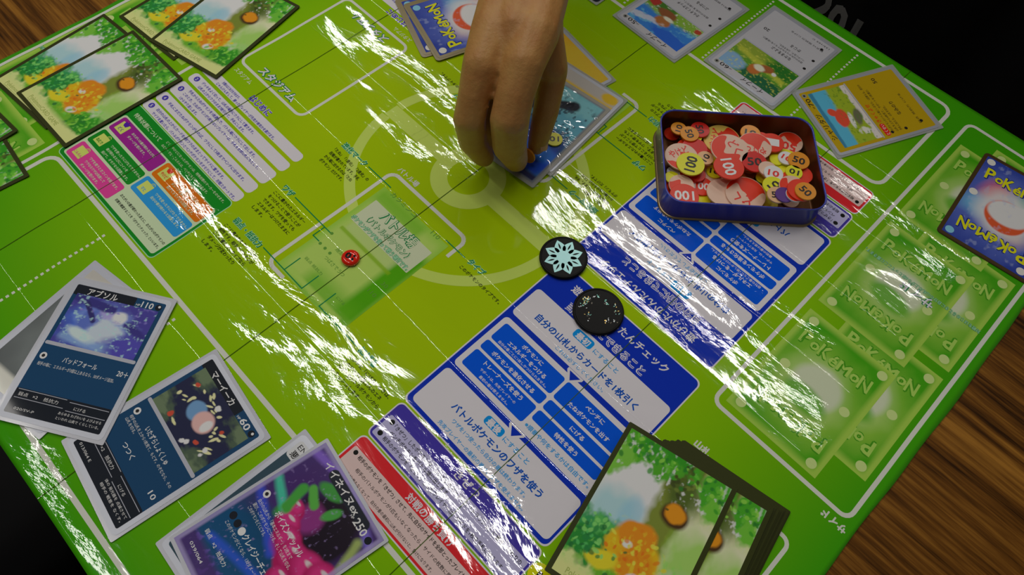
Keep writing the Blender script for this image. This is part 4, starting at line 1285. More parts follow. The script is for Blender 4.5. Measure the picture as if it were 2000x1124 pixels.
# card backs
def art_back(bright):
    p = Paint(58, 83, (34, 52, 134), 0.45)
    p.blob(0.5, 0.5, 0.55, 0.38, (84, 100, 172), 0.9, 0, 0.25, 5)
    p.blob(0.32, 0.62, 0.20, 0.16, (196, 90, 96), 0.7, 0, 0.2, 5, 0.9)
    p.blob(0.70, 0.64, 0.22, 0.16, (96, 160, 130), 0.8, 0, 0.2, 5, 0.8)
    p.blob(0.20, 0.44, 0.20, 0.12, (96, 156, 206), 0.8, 0, 0.2, 5, 0.8)
    p.blob(0.62, 0.36, 0.24, 0.12, (206, 160, 150), 0.8, 0, 0.2, 5, 0.8)
    p.blob(0.5, 0.5, 0.34, 0.25, (190, 188, 200), 0.5, 0, 0.1, 5, 0.85)
    p.blob(0.52, 0.47, 0.25, 0.175, (206, 76, 40), 0.08)
    p.blob(0.54, 0.515, 0.25, 0.13, (205, 204, 210), 0.15, 12, 0.04, 4)
    p.blob(0.70, 0.62, 0.08, 0.055, (196, 204, 200), 0.25)
    p.speck(16, 0.66, (150, 160, 210), None, 0.35)
    return p
AB = art_back(1)
AB_ME = AB.mesh('picture', -29, -41.5, 0.60, PAINT)
LOGO_ME = []
for flip in (False, True):
    lp = []
    for (ch, a, b, y, h, rot) in logo_pieces(-24.5, 24.5, 21.5, 11.5):
        for (bo, m_, dz_) in ((0.09, BLUED, 0.0), (0.03, GOLD, 0.03)):
            v, f = text_at(ch, a, b, y, h, bo, rot)
            if flip:
                v = np.c_[-v[:, :2], v[:, 2:]]
            lp.append((v, f, m_, dz_))
    LOGO_ME.append(flat_mesh('logo_lettering', lp, 0.64))
DOT_ME = {}
for nm, m_ in (('w', DOTS), ('b', DOTB)):
    DOT_ME[nm] = flat_mesh('corner_dot', [disc_piece(0, 0, 3.0, m_, 0.0)], 0.64)
def back_card(label, cx, cy, ang, z, kind):
    r = card_root('face_down_card', label, 'card', cx, cy, ang, z, kind)
    face(r, 'back_' + kind, BROWNB if kind == 'brown' else SMOKE)
    new_obj('picture', AB_ME, r)
    for q in LOGO_ME:
        new_obj('logo_lettering', q, r)
    for (x, y, k) in ((-25, 37.5, 'w'), (25, 37.5, 'b'), (-25, -37.5, 'b'), (25, -37.5, 'w'), (-25, 4, 'w'), (25, 4, 'w')):
        d = new_obj('corner_dot', DOT_ME[k], r); d.location = (x * MM, y * MM, 0)
    return r
back_card('blue face down card in smoky sleeve, underneath its twin beside the wrist', -333.0, 296.0, -21.5, ZB, 'smoke')
back_card('blue face down card in smoky sleeve, uppermost beside the wrist', -326.2, 300.3, -17.6, ZB + 0.75, 'smoke')
back_card('blue face down card with yellow lettering and dark brown border on the prize frame', 58.0, 442.0, 6.0, ZB, 'brown')

# ------------------------------------------------------------------ tin
TINB = mat('tin_blue', C(46, 54, 138), 0.28, 0.5, metal=0.2, coat=0.6, coat_r=0.1)
TINI = mat('tin_inside_bronze', C(74, 46, 22), 0.3, 0.5, metal=0.6)
TINR = mat('tin_seam', C(150, 130, 96), 0.3, 0.5, metal=0.8)
TIN_C = (-92.0, 328.6); TIN_A = 43.2; TW, TH, TZH = 106.5, 78.0, 19.5
tin = thing('storage_tin', 'open blue rectangular metal tin full of round game counters on the playmat', 'tin', (TIN_C[0] * MM, TIN_C[1] * MM, 0.35 * MM), math.radians(TIN_A))
def loft(rings, cap0=True, cap1=True):
    k = len(rings[0]); v = []; f = []
    for r in rings:
        v += [(a * MM, b * MM, c * MM) for a, b, c in r]
    for j in range(len(rings) - 1):
        for i in range(k):
            f.append((j * k + i, j * k + (i + 1) % k, (j + 1) * k + (i + 1) % k, (j + 1) * k + i))
    if cap0:
        f.append(tuple(range(k))[::-1])
    if cap1:
        f.append(tuple(range((len(rings) - 1) * k, len(rings) * k)))
    return v, f
def rring(w, h, r, z, n=8):
    return [(x, y, z) for x, y in rrect(-w / 2, -h / 2, w / 2, h / 2, r, n)]
def mesh_obj(name, v, f, m, parent, smooth=True):
    me = bpy.data.meshes.new(name); me.from_pydata(v, [], f); me.materials.append(m)
    bmm = bmesh.new(); bmm.from_mesh(me); bmesh.ops.recalc_face_normals(bmm, faces=bmm.faces[:]); bmm.to_mesh(me); bmm.free()
    if smooth:
        for p in me.polygons:
            p.use_smooth = len(p.vertices) <= 4
    return new_obj(name, me, parent)
R_ = 12.0
rings = [rring(TW - 1.5, TH - 1.5, R_ - 1, 0.6), rring(TW, TH, R_, 1.2), rring(TW, TH, R_, TZH - 1.2), rring(TW + 0.6, TH + 0.6, R_, TZH - 0.7), rring(TW + 0.6, TH + 0.6, R_, TZH - 0.2), rring(TW - 0.2, TH - 0.2, R_, TZH), rring(TW - 1.6, TH - 1.6, R_ - 0.8, TZH - 0.2), rring(TW - 1.8, TH - 1.8, R_ - 0.9, TZH - 0.9)]
v, f = loft(rings, True, False); mesh_obj('tin_wall', v, f, TINB, tin)
rings = [rring(TW - 1.8, TH - 1.8, R_ - 0.9, TZH - 0.9), rring(TW - 2.0, TH - 2.0, R_ - 1, 2.0), rring(TW - 5, TH - 5, R_ - 3, 1.2)]
v, f = loft(rings, False, True); mesh_obj('tin_lining', v, f, TINI, tin)
rings = [rring(TW + 0.4, TH + 0.4, R_, 0.0), rring(TW + 2.2, TH + 2.2, R_ + 1, 0.4), rring(TW + 2.2, TH + 2.2, R_ + 1, 1.1), rring(TW + 0.0, TH + 0.0, R_, 1.5)]
v, f = loft(rings, True, False); mesh_obj('seam', v, f, TINR, tin)

# ------------------------------------------------------------------ counters
def tokm(name, r, g, b):
    return mat('counter_' + name, C(r, g, b), 0.35, 0.5, coat=0.3, coat_r=0.15)
TK = {'red': tokm('red', 205, 40, 12), 'darkred': tokm('dark_red', 172, 22, 14), 'orange': tokm('orange', 206, 120, 16), 'yellow': tokm('yellow', 206, 194, 20),
      'pink': tokm('pink', 214, 158, 140), 'tan': tokm('tan', 206, 160, 74), 'white': tokm('white', 196, 196, 196), 'purple': tokm('purple', 72, 38, 110), 'peach': tokm('peach', 205, 150, 110), 'cream': tokm('cream', 214, 190, 140)}
BLK = tokm('black_number', 26, 22, 20); WHT = tokm('white_number', 214, 212, 210); REDN = tokm('red_number', 200, 40, 30)
EDGEM = tokm('paper_edge', 190, 170, 160)
CYL = {}
def disc_mesh(r, t, m, rim=0.0):
    key = (round(r, 2), t, m.name, rim)
    if key in CYL:
        return CYL[key]
    n = 40
    ringf = lambda rr, z: [(rr * math.cos(2 * math.pi * i / n), rr * math.sin(2 * math.pi * i / n), z) for i in range(n)]
    b = min(0.15, t * 0.2)
    v, f = loft([ringf(r - b, 0), ringf(r, b), ringf(r, t - b), ringf(r - b, t)])
    me = bpy.data.meshes.new('disc'); me.from_pydata(v, [], f); me.materials.append(m)
    CYL[key] = me
    return me
def splash_piece(r, m, seed, dz=0.0):
    rr = random.Random(seed)
    n = 64; pts = []
    # wavy splash filling the lower side of the disc
    for i in range(n + 1):
        x = -1 + 2 * i / n
        y = -0.05 + 0.30 * math.sin(x * 4.5 + seed) + 0.12 * math.sin(x * 9 + seed * 2)
        lim = math.sqrt(max(0, 0.985 ** 2 - x * x))
        pts.append((x, max(-lim, min(lim, y))))
    low = []
    for i in range(n, -1, -1):
        x = -1 + 2 * i / n
        low.append((x, -math.sqrt(max(0, 0.985 ** 2 - x * x))))
    v = []; f = []
    for i in range(n + 1):
        v += [(pts[i][0] * r, pts[i][1] * r), (pts[i][0] * r, low[n - i][1] * r)]
    for i in range(n):
        f.append((2 * i, 2 * i + 1, 2 * i + 3, 2 * i + 2))
    return (np.array(v), f, m, dz)
placed = []
CA, SA = math.cos(math.radians(TIN_A)), math.sin(math.radians(TIN_A))
def counter(name, label, u_, v_, r, colr, txt=None, tm=None, rot=0.0, splash=None, t=1.0, z=None, group=None, spl_seed=1, ray=False):
    if z is None:
        z = 2.0
        for (a, b, r2, z2) in placed:
            if math.hypot(a - u_, b - v_) < (r + r2) * 0.80:
                z = max(z, z2 + 0.06)
        placed.append((u_, v_, r, z + t))
        if ray:
            k = (390.75 - z - t) / (390.75 - 10.5)
            u_, v_ = clamp_in(u_ * k, v_ * k, r)
    o = thing(name, label, 'counter', (u_ * MM, v_ * MM, z * MM), math.radians(rot), group)
    new_obj('disc', disc_mesh(r, t, TK[colr]), o)
    if splash:
        new_obj('splash_print', flat_mesh('splash_print', [splash_piece(r * 0.97, TK[splash], spl_seed)], t + 0.03), o)
    if txt:
        w = r * (1.15 if len(txt) <= 2 else 1.35)
        h = r * (1.05 if txt.isdigit() else 0.62)
        yb = -h * 0.36 if not splash else r * 0.12
        if not txt.isdigit():
            w = r * 0.42 * len(txt)
        new_obj('number' if txt.isdigit() else 'lettering', flat_mesh('number', [text_piece(txt, -w / 2, w / 2, yb, h, tm or BLK, 0.0, 0.03)], t + 0.06), o)
    return o
def tp(x, y, z):
    """tin crop position to table mm at height z"""
    return x, y

def clamp_in(u_, v_, r):
    dx, dy = u_ - TIN_C[0], v_ - TIN_C[1]
    lx, ly = dx * CA + dy * SA, -dx * SA + dy * CA
    mx, my = TW / 2 - 1.6 - r, TH / 2 - 1.6 - r
    lx = max(-mx, min(mx, lx)); ly = max(-my, min(my, ly))
    # rounded corners
    rc = R_ - 1.2
    ax, ay = TW / 2 - 1.2 - rc, TH / 2 - 1.2 - rc
    if r < rc and abs(lx) > ax and abs(ly) > ay:
        ex, ey = abs(lx) - ax, abs(ly) - ay
        d = math.hypot(ex, ey)
        if d > rc - r:
            k = (rc - r) / d
            lx = math.copysign(ax + ex * k, lx); ly = math.copysign(ay + ey * k, ly)
    return TIN_C[0] + lx * CA - ly * SA, TIN_C[1] + lx * SA + ly * CA
fr = random.Random(21)
for i in range(46):
    lx = fr.uniform(-44, 44); ly = fr.uniform(-30, 30)
    r = fr.choice((6.0, 7.5, 9.0, 11.0))
    u_, v_ = clamp_in(TIN_C[0] + lx * CA - ly * SA, TIN_C[1] + lx * SA + ly * CA, r)
    counter('round_counter', 'plain round cardboard counter buried low in the pile inside the tin', u_, v_, r, fr.choice(('red', 'orange', 'pink', 'yellow', 'darkred')), t=1.3, group='counters buried in the tin')
TOKENS = [
 (-143.0, 320.0, 5.8, 'red', None, None, 0, None, 'plain red counter tucked in the tin corner under an orange 10'),
 (-140.6, 324.7, 5.6, 'orange', '10', BLK, 118, None, 'small orange counter with black 10 next to an orange 50'),
 (-131.8, 337.4, 6.8, 'darkred', '50', BLK, -40, None, 'dark red counter with black 50 half under a tan counter'),
 (-132.3, 326.7, 6.6, 'orange', '50', BLK, -32, None, 'orange counter with black 50 beside a small orange 10'),
 (-107.4, 363.7, 7.0, 'orange', '10', BLK, 30, None, 'orange counter against the tin wall behind the tan counter'),
 (-117.4, 343.7, 13.2, 'tan', 'やけど', REDN, 118, 'red', 'large tan counter with red splash and red writing'),
 (-87.7, 364.0, 8.2, 'red', '1', WHT, 215, None, 'red counter with a white 1 beside the pink 50'),
 (-94.4, 352.5, 11.6, 'pink', 'やけど', REDN, 223, 'red', 'large pink counter with red writing under a splashed pink counter'),
 (-79.8, 378.5, 9.2, 'pink', '50', REDN, 205, 'red', 'pink counter with red 50 at the tin corner'),
 (-86.3, 340.9, 8.6, 'darkred', '50', BLK, 43, None, 'dark red counter with black 50 half under the red 100'),
 (-104.9, 336.8, 12.8, 'pink', 'どく', REDN, -20, 'red', 'large pink counter with red splash above the red 100'),
 (-118.8, 292.5, 4.7, 'white', None, None, 0, None, 'small plain white counter under the edge of a pink counter'),
 (-123.5, 306.8, 11.5, 'pink', 'やけど', REDN, 68, 'red', 'large pink counter with red writing beneath the yellow 100'),
 (-111.5, 318.2, 5.7, 'peach', '10', BLK, 100, None, 'small peach counter with black 10 between yellow and red 100'),
 (-115.2, 306.5, 9.6, 'yellow', '100', BLK, 118, None, 'yellow counter with bold black 100'),
 (-100.0, 313.6, 5.6, 'yellow', '10', BLK, 30, None, 'small yellow counter with black 10 beside the red 100 on the splash'),
 (-95.6, 324.1, 10.3, 'red', '100', WHT, -35, None, 'red counter with white 100 in the middle of the pile'),
 (-76.3, 342.8, 6.2, 'pink', None, None, 0, None, 'small plain pink counter under a white 10'),
 (-76.8, 353.8, 4.7, 'yellow', None, None, 0, None, 'small plain yellow counter between two white 10 counters'),
 (-74.2, 334.2, 4.7, 'yellow', None, None, 0, None, 'small plain yellow counter below the white 10 and pink splash'),
 (-71.3, 342.6, 6.5, 'white', '10', REDN, 28, None, 'white counter with red 10 lying on a pink one'),
 (-72.9, 360.1, 5.7, 'white', '10', REDN, 10, None, 'white counter with red 10 half under an orange 50'),
 (-65.8, 364.9, 7.4, 'orange', '50', BLK, 23, None, 'orange counter with black 50 above a small yellow 10'),
 (-55.5, 358.0, 7.5, 'red', None, None, 0, None, 'plain red counter leaning by the tin wall near the yellow 10'),
 (-59.2, 347.8, 7.5, 'red', None, None, 0, None, 'plain red counter directly beneath the yellow 10'),
 (-62.2, 354.0, 5.8, 'yellow', '10', BLK, 203, None, 'small yellow counter with upside down black 10 on red ones'),
 (-116.5, 288.3, 5.1, 'yellow', None, None, 0, None, 'small plain yellow counter squeezed at the tin wall by a pink one'),
 (-108.1, 287.9, 8.7, 'pink', None, None, 0, 'red', 'pink counter with red splash under a red 100'),
 (-98.4, 297.5, 7.8, 'red', '100', WHT, 35, None, 'red counter with white 100 half under a plain pink counter'),
 (-101.2, 282.5, 9.8, 'red', '100', WHT, 223, None, 'red counter with upside down white 100 by the tin rim'),
 (-65.0, 334.2, 7.4, 'yellow', '10', BLK, 80, None, 'yellow counter with black 10 beside the splashed pink counter'),
 (-85.3, 304.1, 11.0, 'pink', None, None, 0, None, 'large plain pink counter half under a splashed pink one'),
 (-57.6, 328.0, 6.4, 'peach', '50', BLK, 43, None, 'peach counter with black 50 by the tin rim'),
 (-73.3, 313.6, 13.6, 'pink', 'どく', REDN, 200, 'red', 'large pink counter with red splash lying over plain pink at the rim'),
 (-53.7, 331.3, 5.9, 'purple', None, None, 0, None, 'small purple counter standing out among red ones'),
 (-55.9, 343.1, 8.8, 'pink', None, None, 0, 'red', 'pink counter with red splash under a red disc and orange 50'),
 (-46.5, 334.4, 5.9, 'white', None, None, 0, 'red', 'small white and red counter at the tin corner'),
 (-48.0, 342.3, 8.6, 'red', None, None, 0, None, 'plain red counter directly beneath an orange 50 near the corner'),
 (-46.8, 347.3, 6.9, 'orange', '50', BLK, -7, None, 'orange counter with black 50 lying on a plain red one'),
]
for i, (a, b, r, colr, txt, tm, rot, spl, lab) in enumerate(TOKENS):
    a, b = clamp_in(a, b, r)
    counter('round_counter', lab, a, b, r, colr, txt, tm, rot, spl, t=1.2, spl_seed=i + 1, group='counters in the tin', ray=True)

counter('round_counter', 'small yellow counter with black 10 lying on the teal card', -196.7, 257.3, 5.9, 'yellow', '10', BLK, 225, None, t=1.2, z=ZB + 1.3 + 0.62)

# ------------------------------------------------------------------ coins
COINB = mat('coin_black', (0.008, 0.008, 0.008, 1), 0.35, 0.12)
MINT = mat('coin_mint_foil', C(140, 248, 190), 0.3, 0.6, metal=0.15)
def coin(name, label, u_, v_, r, t):
    o = thing(name, label, 'coin', (u_ * MM, v_ * MM, 0.35 * MM), 0)
    n = 56
    rg = lambda rr, z: [(rr * math.cos(2 * math.pi * i / n), rr * math.sin(2 * math.pi * i / n), z) for i in range(n)]
    v, f = loft([rg(r - 0.5, 0), rg(r, 0.5), rg(r, t - 0.6), rg(r - 0.5, t), rg(r - 1.3, t), rg(r - 1.6, t - 0.35)])
    mesh_obj('coin_body', v, f, COINB, o)
    return o
c1 = coin('game_coin', 'black plastic coin with a shiny mint green emblem', -126.3, 193.2, 15.6, 2.6)
def petal(cx, cy, L_, w, ang, m, dz):
    pts = []
    for i in range(17):
        t = i / 16
        pts.append((t * L_, w * math.sin(math.pi * t ** 0.8)))
    for i in range(15, 0, -1):
        t = i / 16
        pts.append((t * L_, -w * math.sin(math.pi * t ** 0.8)))
    ca, sa = math.cos(ang), math.sin(ang)
    return (np.array([(cx + x * ca - y * sa, cy + x * sa + y * ca) for x, y in pts]), [tuple(range(len(pts)))], m, dz)
for k in range(8):
    a = 2 * math.pi * k / 8 + 0.3
    new_obj('emblem_leaf', flat_mesh('emblem_leaf', [petal(2.2 * math.cos(a), 2.2 * math.sin(a), 10.8, 3.7, a, MINT, 0.0), petal(6.0 * math.cos(a), 6.0 * math.sin(a), 5.0, 0.55, a, COINB, 0.03)], 2.30), c1)
new_obj('emblem_centre', flat_mesh('emblem_centre', [disc_piece(0, 0, 4.6, MINT, 0.02)], 2.32), c1)
c2 = coin('game_coin', 'black plastic coin with small gold and silver glitter flecks', -85.0, 181.2, 16.0, 2.6)
GL = [mat('fleck_gold', C(200, 160, 90), 0.3, 0.5, metal=0.7), mat('fleck_silver', C(150, 155, 160), 0.3, 0.5, metal=0.7), mat('fleck_teal', C(90, 140, 130), 0.3, 0.5, metal=0.7), mat('fleck_dim', C(90, 85, 76), 0.4, 0.5, metal=0.4)]
gr = random.Random(5)
pieces = []
for (x, y, n, sp) in ((-10.0, 1.0, 26, 2.6), (-9.5, -3.5, 12, 1.8), (0.5, 7.0, 9, 1.8), (9.0, 7.5, 7, 1.6), (11.5, 2.0, 5, 1.2), (8.5, -2.0, 10, 2.0), (-2.0, -7.0, 10, 2.2), (6.0, 10.5, 6, 1.2), (-7.0, 7.0, 6, 1.4)):
    for k in range(n):
        a_, b_ = x + gr.gauss(0, sp * 0.7), y + gr.gauss(0, sp * 0.6)
        if math.hypot(a_, b_) < 13.8:
            pieces.append(disc_piece(a_, b_, gr.uniform(0.25, 0.75), gr.choice(GL), 0.004 * len(pieces) / 20, 6, gr.uniform(0.15, 0.4), gr.uniform(0, 3)))
g = new_obj('glitter_flecks', flat_mesh('glitter_flecks', pieces, 2.28), c2)
g['kind'] = 'stuff'

# red translucent counter lying on the printed battle card
RC = thing('damage_counter', 'small domed red translucent counter with black 10 on the printed card', 'counter', (-218.6 * MM, 94.0 * MM, 0.35 * MM), math.radians(200))
n = 40
rg = lambda rr, z: [(rr * math.cos(2 * math.pi * i / n), rr * math.sin(2 * math.pi * i / n), z) for i in range(n)]
v, f = loft([rg(5.2, 0), rg(5.9, 0.6), rg(5.9, 1.6), rg(5.3, 2.5), rg(4.0, 3.1), rg(2.0, 3.4), rg(0.4, 3.5)])
REDP = mat('red_plastic', C(188, 26, 6), 0.12, 0.5, coat=1.0, coat_r=0.03)
mesh_obj('dome', v, f, REDP, RC)
me = flat_mesh('number', [text_piece('10', -3.2, 3.2, -2.0, 5.6, COINB, 0.0, 0.05)], 0.0)
co = np.zeros(len(me.vertices) * 3); me.vertices.foreach_get('co', co); co = co.reshape(-1, 3)
rr_ = np.hypot(co[:, 0], co[:, 1]) / MM
co[:, 2] += (3.62 - 0.032 * rr_ ** 2) * MM
me.vertices.foreach_set('co', co.ravel()); me.update()
new_obj('number', me, RC)

# ------------------------------------------------------------------ people
def blobs(name, chains, voxel, m, parent, smooth=6, ell=()):
    """continuous body: dense overlapping balls along tapered chains, fused by a voxel remesh"""
    bm = bmesh.new()
    for ch in chains:
        for (p, q) in zip(ch[:-1], ch[1:]):
            L_ = math.dist(p[:3], q[:3])
            k = max(2, int(L_ / (0.22 * min(p[3], q[3]))))
            for i in range(k + 1):
                t = i / k
                c = [p[j] + (q[j] - p[j]) * t for j in range(4)]
                bmesh.ops.create_icosphere(bm, subdivisions=2, radius=c[3] * MM, matrix=Matrix.Translation((c[0] * MM, c[1] * MM, c[2] * MM)))
    for (c, r, rot) in ell:
        M = Matrix.Translation(Vector(c) * MM) @ Euler(rot).to_matrix().to_4x4() @ Matrix.Diagonal((r[0] * MM, r[1] * MM, r[2] * MM, 1))
        bmesh.ops.create_icosphere(bm, subdivisions=4, radius=1.0, matrix=M)
    me = bpy.data.meshes.new(name)
    bm.to_mesh(me); bm.free()
    tmp = bpy.data.objects.new('tmp', me)
    COL.objects.link(tmp)
    md = tmp.modifiers.new('r', 'REMESH'); md.mode = 'VOXEL'; md.voxel_size = voxel * MM; md.use_smooth_shade = True
    ms = tmp.modifiers.new('s', 'SMOOTH'); ms.iterations = smooth; ms.factor = 0.5
    dg = bpy.context.evaluated_depsgraph_get()
    out = bpy.data.meshes.new_from_object(tmp.evaluated_get(dg))
    out.name = name
    bpy.data.objects.remove(tmp)
    out.materials.clear(); out.materials.append(m)
    for p in out.polygons:
        p.use_smooth = True
    return new_obj(name, out, parent)

def skin_mat():
    m = mat('skin', C(150, 106, 66), 0.42, 0.35, sss=0.12)
    nt = m.node_tree
    b = nt.nodes['Principled BSDF']
    b.inputs['Subsurface Radius'].default_value = (0.004, 0.0015, 0.0008)
    b.inputs['Subsurface Scale'].default_value = 1.0
    tc = nd(nt, 'ShaderNodeTexCoord')
    nz = noise_node(nt, tc.outputs['Object'], 55.0, 4.0, 0.6)
    cr = nd(nt, 'ShaderNodeValToRGB')
    cr.color_ramp.elements[0].position = 0.3; cr.color_ramp.elements[0].color = C(144, 98, 56)
    cr.color_ramp.elements[1].position = 0.7; cr.color_ramp.elements[1].color = C(156, 118, 68)
    nt.links.new(nz.outputs[0], cr.inputs[0])
    nt.links.new(cr.outputs[0], b.inputs['Base Color'])
    n2 = noise_node(nt, mapping(nt, tc.outputs['Object'], (500, 500, 500)), 1.0, 3.0, 0.6)
    bp = nd(nt, 'ShaderNodeBump'); bp.inputs['Strength'].default_value = 0.35; bp.inputs['Distance'].default_value = 0.0008
    nt.links.new(n2.outputs[0], bp.inputs['Height'])
    nt.links.new(bp.outputs[0], b.inputs['Normal'])
    return m
SKIN = skin_mat()
NAIL = mat('nail', C(170, 128, 100), 0.25, 0.5)
SHIRT = mat('black_shirt', (0.008, 0.008, 0.009, 1), 0.85, 0.2)
TROU = mat('black_trousers', (0.010, 0.010, 0.011, 1), 0.85, 0.2)
HAIR = mat('black_hair', (0.012, 0.010, 0.009, 1), 0.5, 0.4)
P1 = thing('person', 'person in a black shirt reaching over the playmat, pinching a small orange counter', 'person', (-0.13, 0.72, FLOOR_Z))
off = Vector((-0.13, 0.72, FLOOR_Z))
def attach(o, root):
    o.location = -Vector(root.location)
    return o
arm_chains = [
    # forearm to wrist (flattened by two strands)
    [(-400, 468, 178, 37), (-330, 372, 144, 33), (-270, 296, 113, 23), (-247, 268, 102, 19)],
    [(-262, 300, 112, 19), (-246, 256, 99, 17), (-238, 246, 96, 16)],
    [(-262, 292, 114, 19), (-230, 268, 99, 17), (-224, 260, 97, 16)],
    # back of hand: rays to the knuckles
    [(-226, 262, 98, 17), (-212, 243, 97, 15.5), (-202.5, 226, 92, 12.8)],
    [(-233, 254, 98, 18), (-222, 239, 96, 16), (-214, 226, 88, 12)],
    [(-241, 248, 96, 17), (-231, 230, 92, 15.5), (-222, 211.5, 86, 12.6)],
    [(-240, 250, 88, 16), (-232, 232, 78, 15), (-223, 214, 68, 12)],
    [(-238, 254, 78, 14), (-232, 240, 66, 13), (-226, 224, 54, 10.5)],
    [(-226, 262, 92, 15), (-216, 256, 82, 13.5), (-206, 256, 66, 10.5)],
    # index
    [(-202.5, 226, 92, 12.8), (-197, 214, 80, 12.0), (-192.6, 206.0, 68, 12.4)],
    [(-192.6, 206.0, 68, 12.4), (-194.0, 208.6, 40, 11.4), (-195.6, 217.5, 16, 8.4), (-196.0, 219.5, 11.5, 7.0)],
    # middle
    [(-222, 211.5, 86, 12.6), (-217, 200, 73, 10.2), (-213.8, 193.0, 60, 10.4)],
    [(-213.8, 193.0, 60, 10.4), (-214.4, 195.6, 36, 9.2), (-213.6, 203.6, 16, 7.8), (-213.4, 205.6, 12, 6.8)],
    # ring
    [(-223, 214, 68, 12), (-216, 203, 44, 9.4), (-217, 212, 26, 8.2), (-218, 218, 17, 6.8)],
    # little
    [(-226, 224, 54, 10.5), (-219, 215, 36, 8.2), (-222, 224, 22, 7.0), (-224, 229, 16, 6.0)],
    # thumb
    [(-216, 256, 82, 13.0), (-205.5, 257, 62, 9.8), (-199.5, 247.5, 38, 9.0), (-196.6, 240.5, 20, 7.6), (-196.2, 238.2, 12.5, 6.4)],
    # upper arm
    [(-400, 468, 178, 37), (-405, 500, 192, 40), (-370, 610, 260, 46), (-330, 665, 290, 50)],
]
arm = attach(blobs('arm_and_hand', arm_chains, 1.4, SKIN, P1, 5), P1)
def nail(c, nrm, up, w, h):
    nrm = Vector(nrm).normalized(); up = Vector(up); up = (up - up.dot(nrm) * nrm).normalized(); sd = up.cross(nrm)
    v = []; f = []
    for i in range(7):
        for j_ in range(7):
            a = -1 + 2 * i / 6; b = -1 + 2 * j_ / 6
            k = math.sqrt(max(0.0, 1 - 0.45 * b * b)) if b < 0 else math.sqrt(max(0.0, 1 - 0.25 * b * b))
            p = Vector(c) + sd * (a * w / 2 * k) + up * (b * h / 2) - nrm * (a * a * w * 0.16)
            v.append(tuple(p * MM))
    for i in range(6):
        for j_ in range(6):
            f.append((i * 7 + j_, (i + 1) * 7 + j_, (i + 1) * 7 + j_ + 1, i * 7 + j_ + 1))
    o = mesh_obj('nail', v, f, NAIL, P1)
    return attach(o, P1)
nail((-190.2, 240.6, 18.5), (0.92, 0.12, 0.32), (-0.05, -0.35, -1), 8.6, 10.5)
counter('round_counter', 'small orange counter held upright between finger and thumb', -196.0, 230.0, 6.0, 'orange', None, None, 0, None, t=1.4, z=10.0).rotation_euler = (math.radians(84), 0, math.radians(10))

shirt_chains = [
    [(-270, 735, -150, 105), (-270, 725, 60, 110), (-290, 715, 220, 80)],
    [(10, 735, -150, 105), (10, 725, 60, 110), (30, 715, 220, 80)],
    [(-130, 730, -160, 125), (-130, 712, 60, 130), (-130, 715, 230, 95), (-130, 705, 290, 70)],
    [(-290, 705, 235, 72), (-350, 650, 275, 62), (-372, 604, 256, 55)],      # right sleeve
    [(30, 705, 235, 72), (85, 700, 200, 60), (105, 690, 120, 55)],           # left sleeve
]
shirt = attach(blobs('shirt', shirt_chains, 9.0, SHIRT, P1, 6), P1)
larm = attach(blobs('left_arm', [[(105, 692, 130, 44), (130, 690, 0, 38), (120, 660, -60, 34), (70, 600, -160, 26), (58, 585, -176, 24)],
                                 [(58, 585, -176, 24), (44, 560, -186, 16), (34, 540, -192, 9)], [(58, 585, -176, 22), (56, 556, -188, 14), (50, 534, -196, 9)],
                                 [(58, 585, -176, 20), (30, 570, -182, 9), (20, 562, -186, 8)]], 4.0, SKIN, P1, 6), P1)
trou = attach(blobs('trousers', [[(-130, 735, -200, 130), (-130, 730, -120, 120)], [(-200, 720, -215, 95), (-250, 400, -215, 72), (-255, 360, -225, 62)], [(-60, 720, -215, 95), (0, 400, -215, 72), (0, 360, -225, 62)],
                                 [(-255, 360, -225, 62), (-258, 390, -450, 52), (-258, 410, -640, 42)], [(0, 360, -225, 62), (0, 390, -450, 52), (0, 410, -640, 42)]], 9.0, TROU, P1, 6), P1)
SHOE = mat('dark_shoe', (0.02, 0.02, 0.022, 1), 0.6)
for x in (-258, 0):
    attach(blobs('shoe', [[(x, 425, -682, 37), (x, 370, -688, 31), (x, 320, -690, 29)]], 4.0, SHOE, P1, 4), P1)
head = attach(blobs('head', [[(-130, 700, 300, 56), (-130, 680, 380, 54)]], 4.0, SKIN, P1, 4,
      ell=(((-130, 655, 470), (76, 92, 112), (0.5, 0, 0)), ((-130, 590, 425), (52, 50, 58), (0.3, 0, 0)), ((-130, 556, 450), (12, 16, 20), (0.4, 0, 0)),
           ((-208, 660, 462), (10, 18, 30), (0, 0, 0)), ((-52, 660, 462), (10, 18, 30), (0, 0, 0)), ((-130, 560, 412), (24, 8, 8), (0, 0, 0)))), P1)
hair = attach(blobs('hair', [], 5.0, HAIR, P1, 4, ell=(((-130, 676, 502), (84, 98, 104), (0.5, 0, 0)), ((-130, 620, 545), (68, 50, 46), (0.4, 0, 0)))), P1)
EYE = mat('eye_dark', (0.01, 0.01, 0.01, 1), 0.2)
for x in (-160, -100):
    attach(blobs('eye', [], 2.0, EYE, P1, 1, ell=(((x, 562, 474), (13, 7, 6), (0.4, 0, 0)),)), P1)
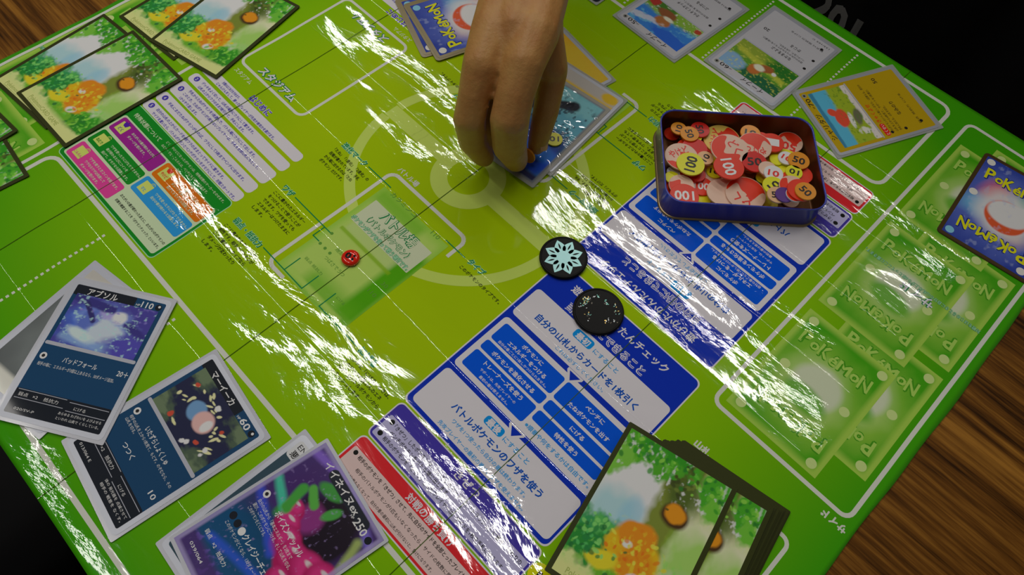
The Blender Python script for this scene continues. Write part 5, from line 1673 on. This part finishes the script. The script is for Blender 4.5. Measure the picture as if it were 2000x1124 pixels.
# print on the shirt front, laid on the cloth
bvh = BVHTree.FromPolygons([v.co.copy() for v in shirt.data.vertices], [tuple(p.vertices) for p in shirt.data.polygons])
SHP = mat('shirt_print_white', (0.30, 0.30, 0.29, 1), 0.7); SHR = mat('shirt_print_red', (0.07, 0.006, 0.006, 1), 0.7)
def on_shirt(name, vv, ff, m, dist=0.0012):
    out = []
    for (x, z) in vv:
        h = bvh.ray_cast(Vector((x * MM, 0.3, z * MM)), Vector((0, 1, 0)))
        y = h[0].y - dist if h[0] is not None else 0.6
        out.append((x * MM, y, z * MM))
    me = bpy.data.meshes.new(name); me.from_pydata(out, [], ff); me.materials.append(m)
    return attach(new_obj(name, me, P1), P1)
v, f = text_at('201', -180, -126, -80, 46, 0.045)
on_shirt('shirt_lettering', [(a, b) for a, b, c in v], f, SHP)
pc = petal(-226, -46, 46, 9, -0.5, SHR, 0)
on_shirt('shirt_print', [tuple(q) for q in pc[0]], pc[1], SHR)

# near player: lap and body at the near table edge
P2 = thing('person', 'person in black clothes seated at the near table edge, only the lap showing', 'person', (-0.24, -0.42, FLOOR_Z))
attach(blobs('trousers', [[(-240, -420, -205, 135), (-240, -415, -140, 120)], [(-310, -410, -215, 92), (-330, -120, -205, 74), (-330, -60, -215, 64)], [(-170, -410, -215, 92), (-140, -120, -205, 74), (-140, -60, -215, 64)],
                         [(-330, -60, -215, 64), (-334, -80, -450, 52), (-334, -100, -640, 42)], [(-140, -60, -215, 64), (-138, -80, -450, 52), (-138, -100, -640, 42)]], 9.0, TROU, P2, 6), P2)
attach(blobs('shirt', [[(-300, -420, -150, 95), (-300, -430, 200, 85)], [(-180, -420, -150, 95), (-180, -430, 200, 85)], [(-240, -420, -150, 120), (-240, -430, 230, 100)],
                      [(-330, -430, 230, 66), (-410, -420, 120, 52), (-430, -400, 0, 46), (-380, -330, -80, 38)], [(-150, -430, 230, 66), (-70, -425, 120, 52), (-50, -400, 0, 46), (-100, -330, -80, 38)]], 9.0, SHIRT, P2, 6), P2)
for sg, x in ((1, -375), (-1, -105)):
    attach(blobs('hand', [[(x, -330, -82, 28), (x + sg * 24, -312, -100, 22)]] + [[(x + sg * 20, -316 + k * 2, -98, 18), (x + sg * (40 + 3 * k), -304 - 14 * k + 10, -112, 10), (x + sg * (58 + 3 * k), -300 - 15 * k + 10, -126, 8)] for k in range(4)], 3.0, SKIN, P2, 5), P2)
attach(blobs('head', [[(-240, -425, 300, 56), (-240, -420, 370, 54)]], 4.0, SKIN, P2, 4,
      ell=(((-240, -400, 470), (76, 92, 112), (-0.3, 0, 0)), ((-240, -345, 430), (52, 50, 58), (0, 0, 0)), ((-240, -306, 455), (12, 16, 20), (0, 0, 0)), ((-318, -410, 462), (10, 18, 30), (0, 0, 0)), ((-162, -410, 462), (10, 18, 30), (0, 0, 0)))), P2)
attach(blobs('hair', [], 5.0, HAIR, P2, 4, ell=(((-240, -422, 502), (84, 96, 104), (-0.3, 0, 0)), ((-240, -365, 545), (68, 50, 46), (-0.2, 0, 0)))), P2)
for x in (-158, -322):
    pass
for x in (-334, -138):
    attach(blobs('shoe', [[(x, -105, -682, 37), (x, -50, -688, 31), (x, 0, -690, 29)]], 4.0, SHOE, P2, 4), P2)
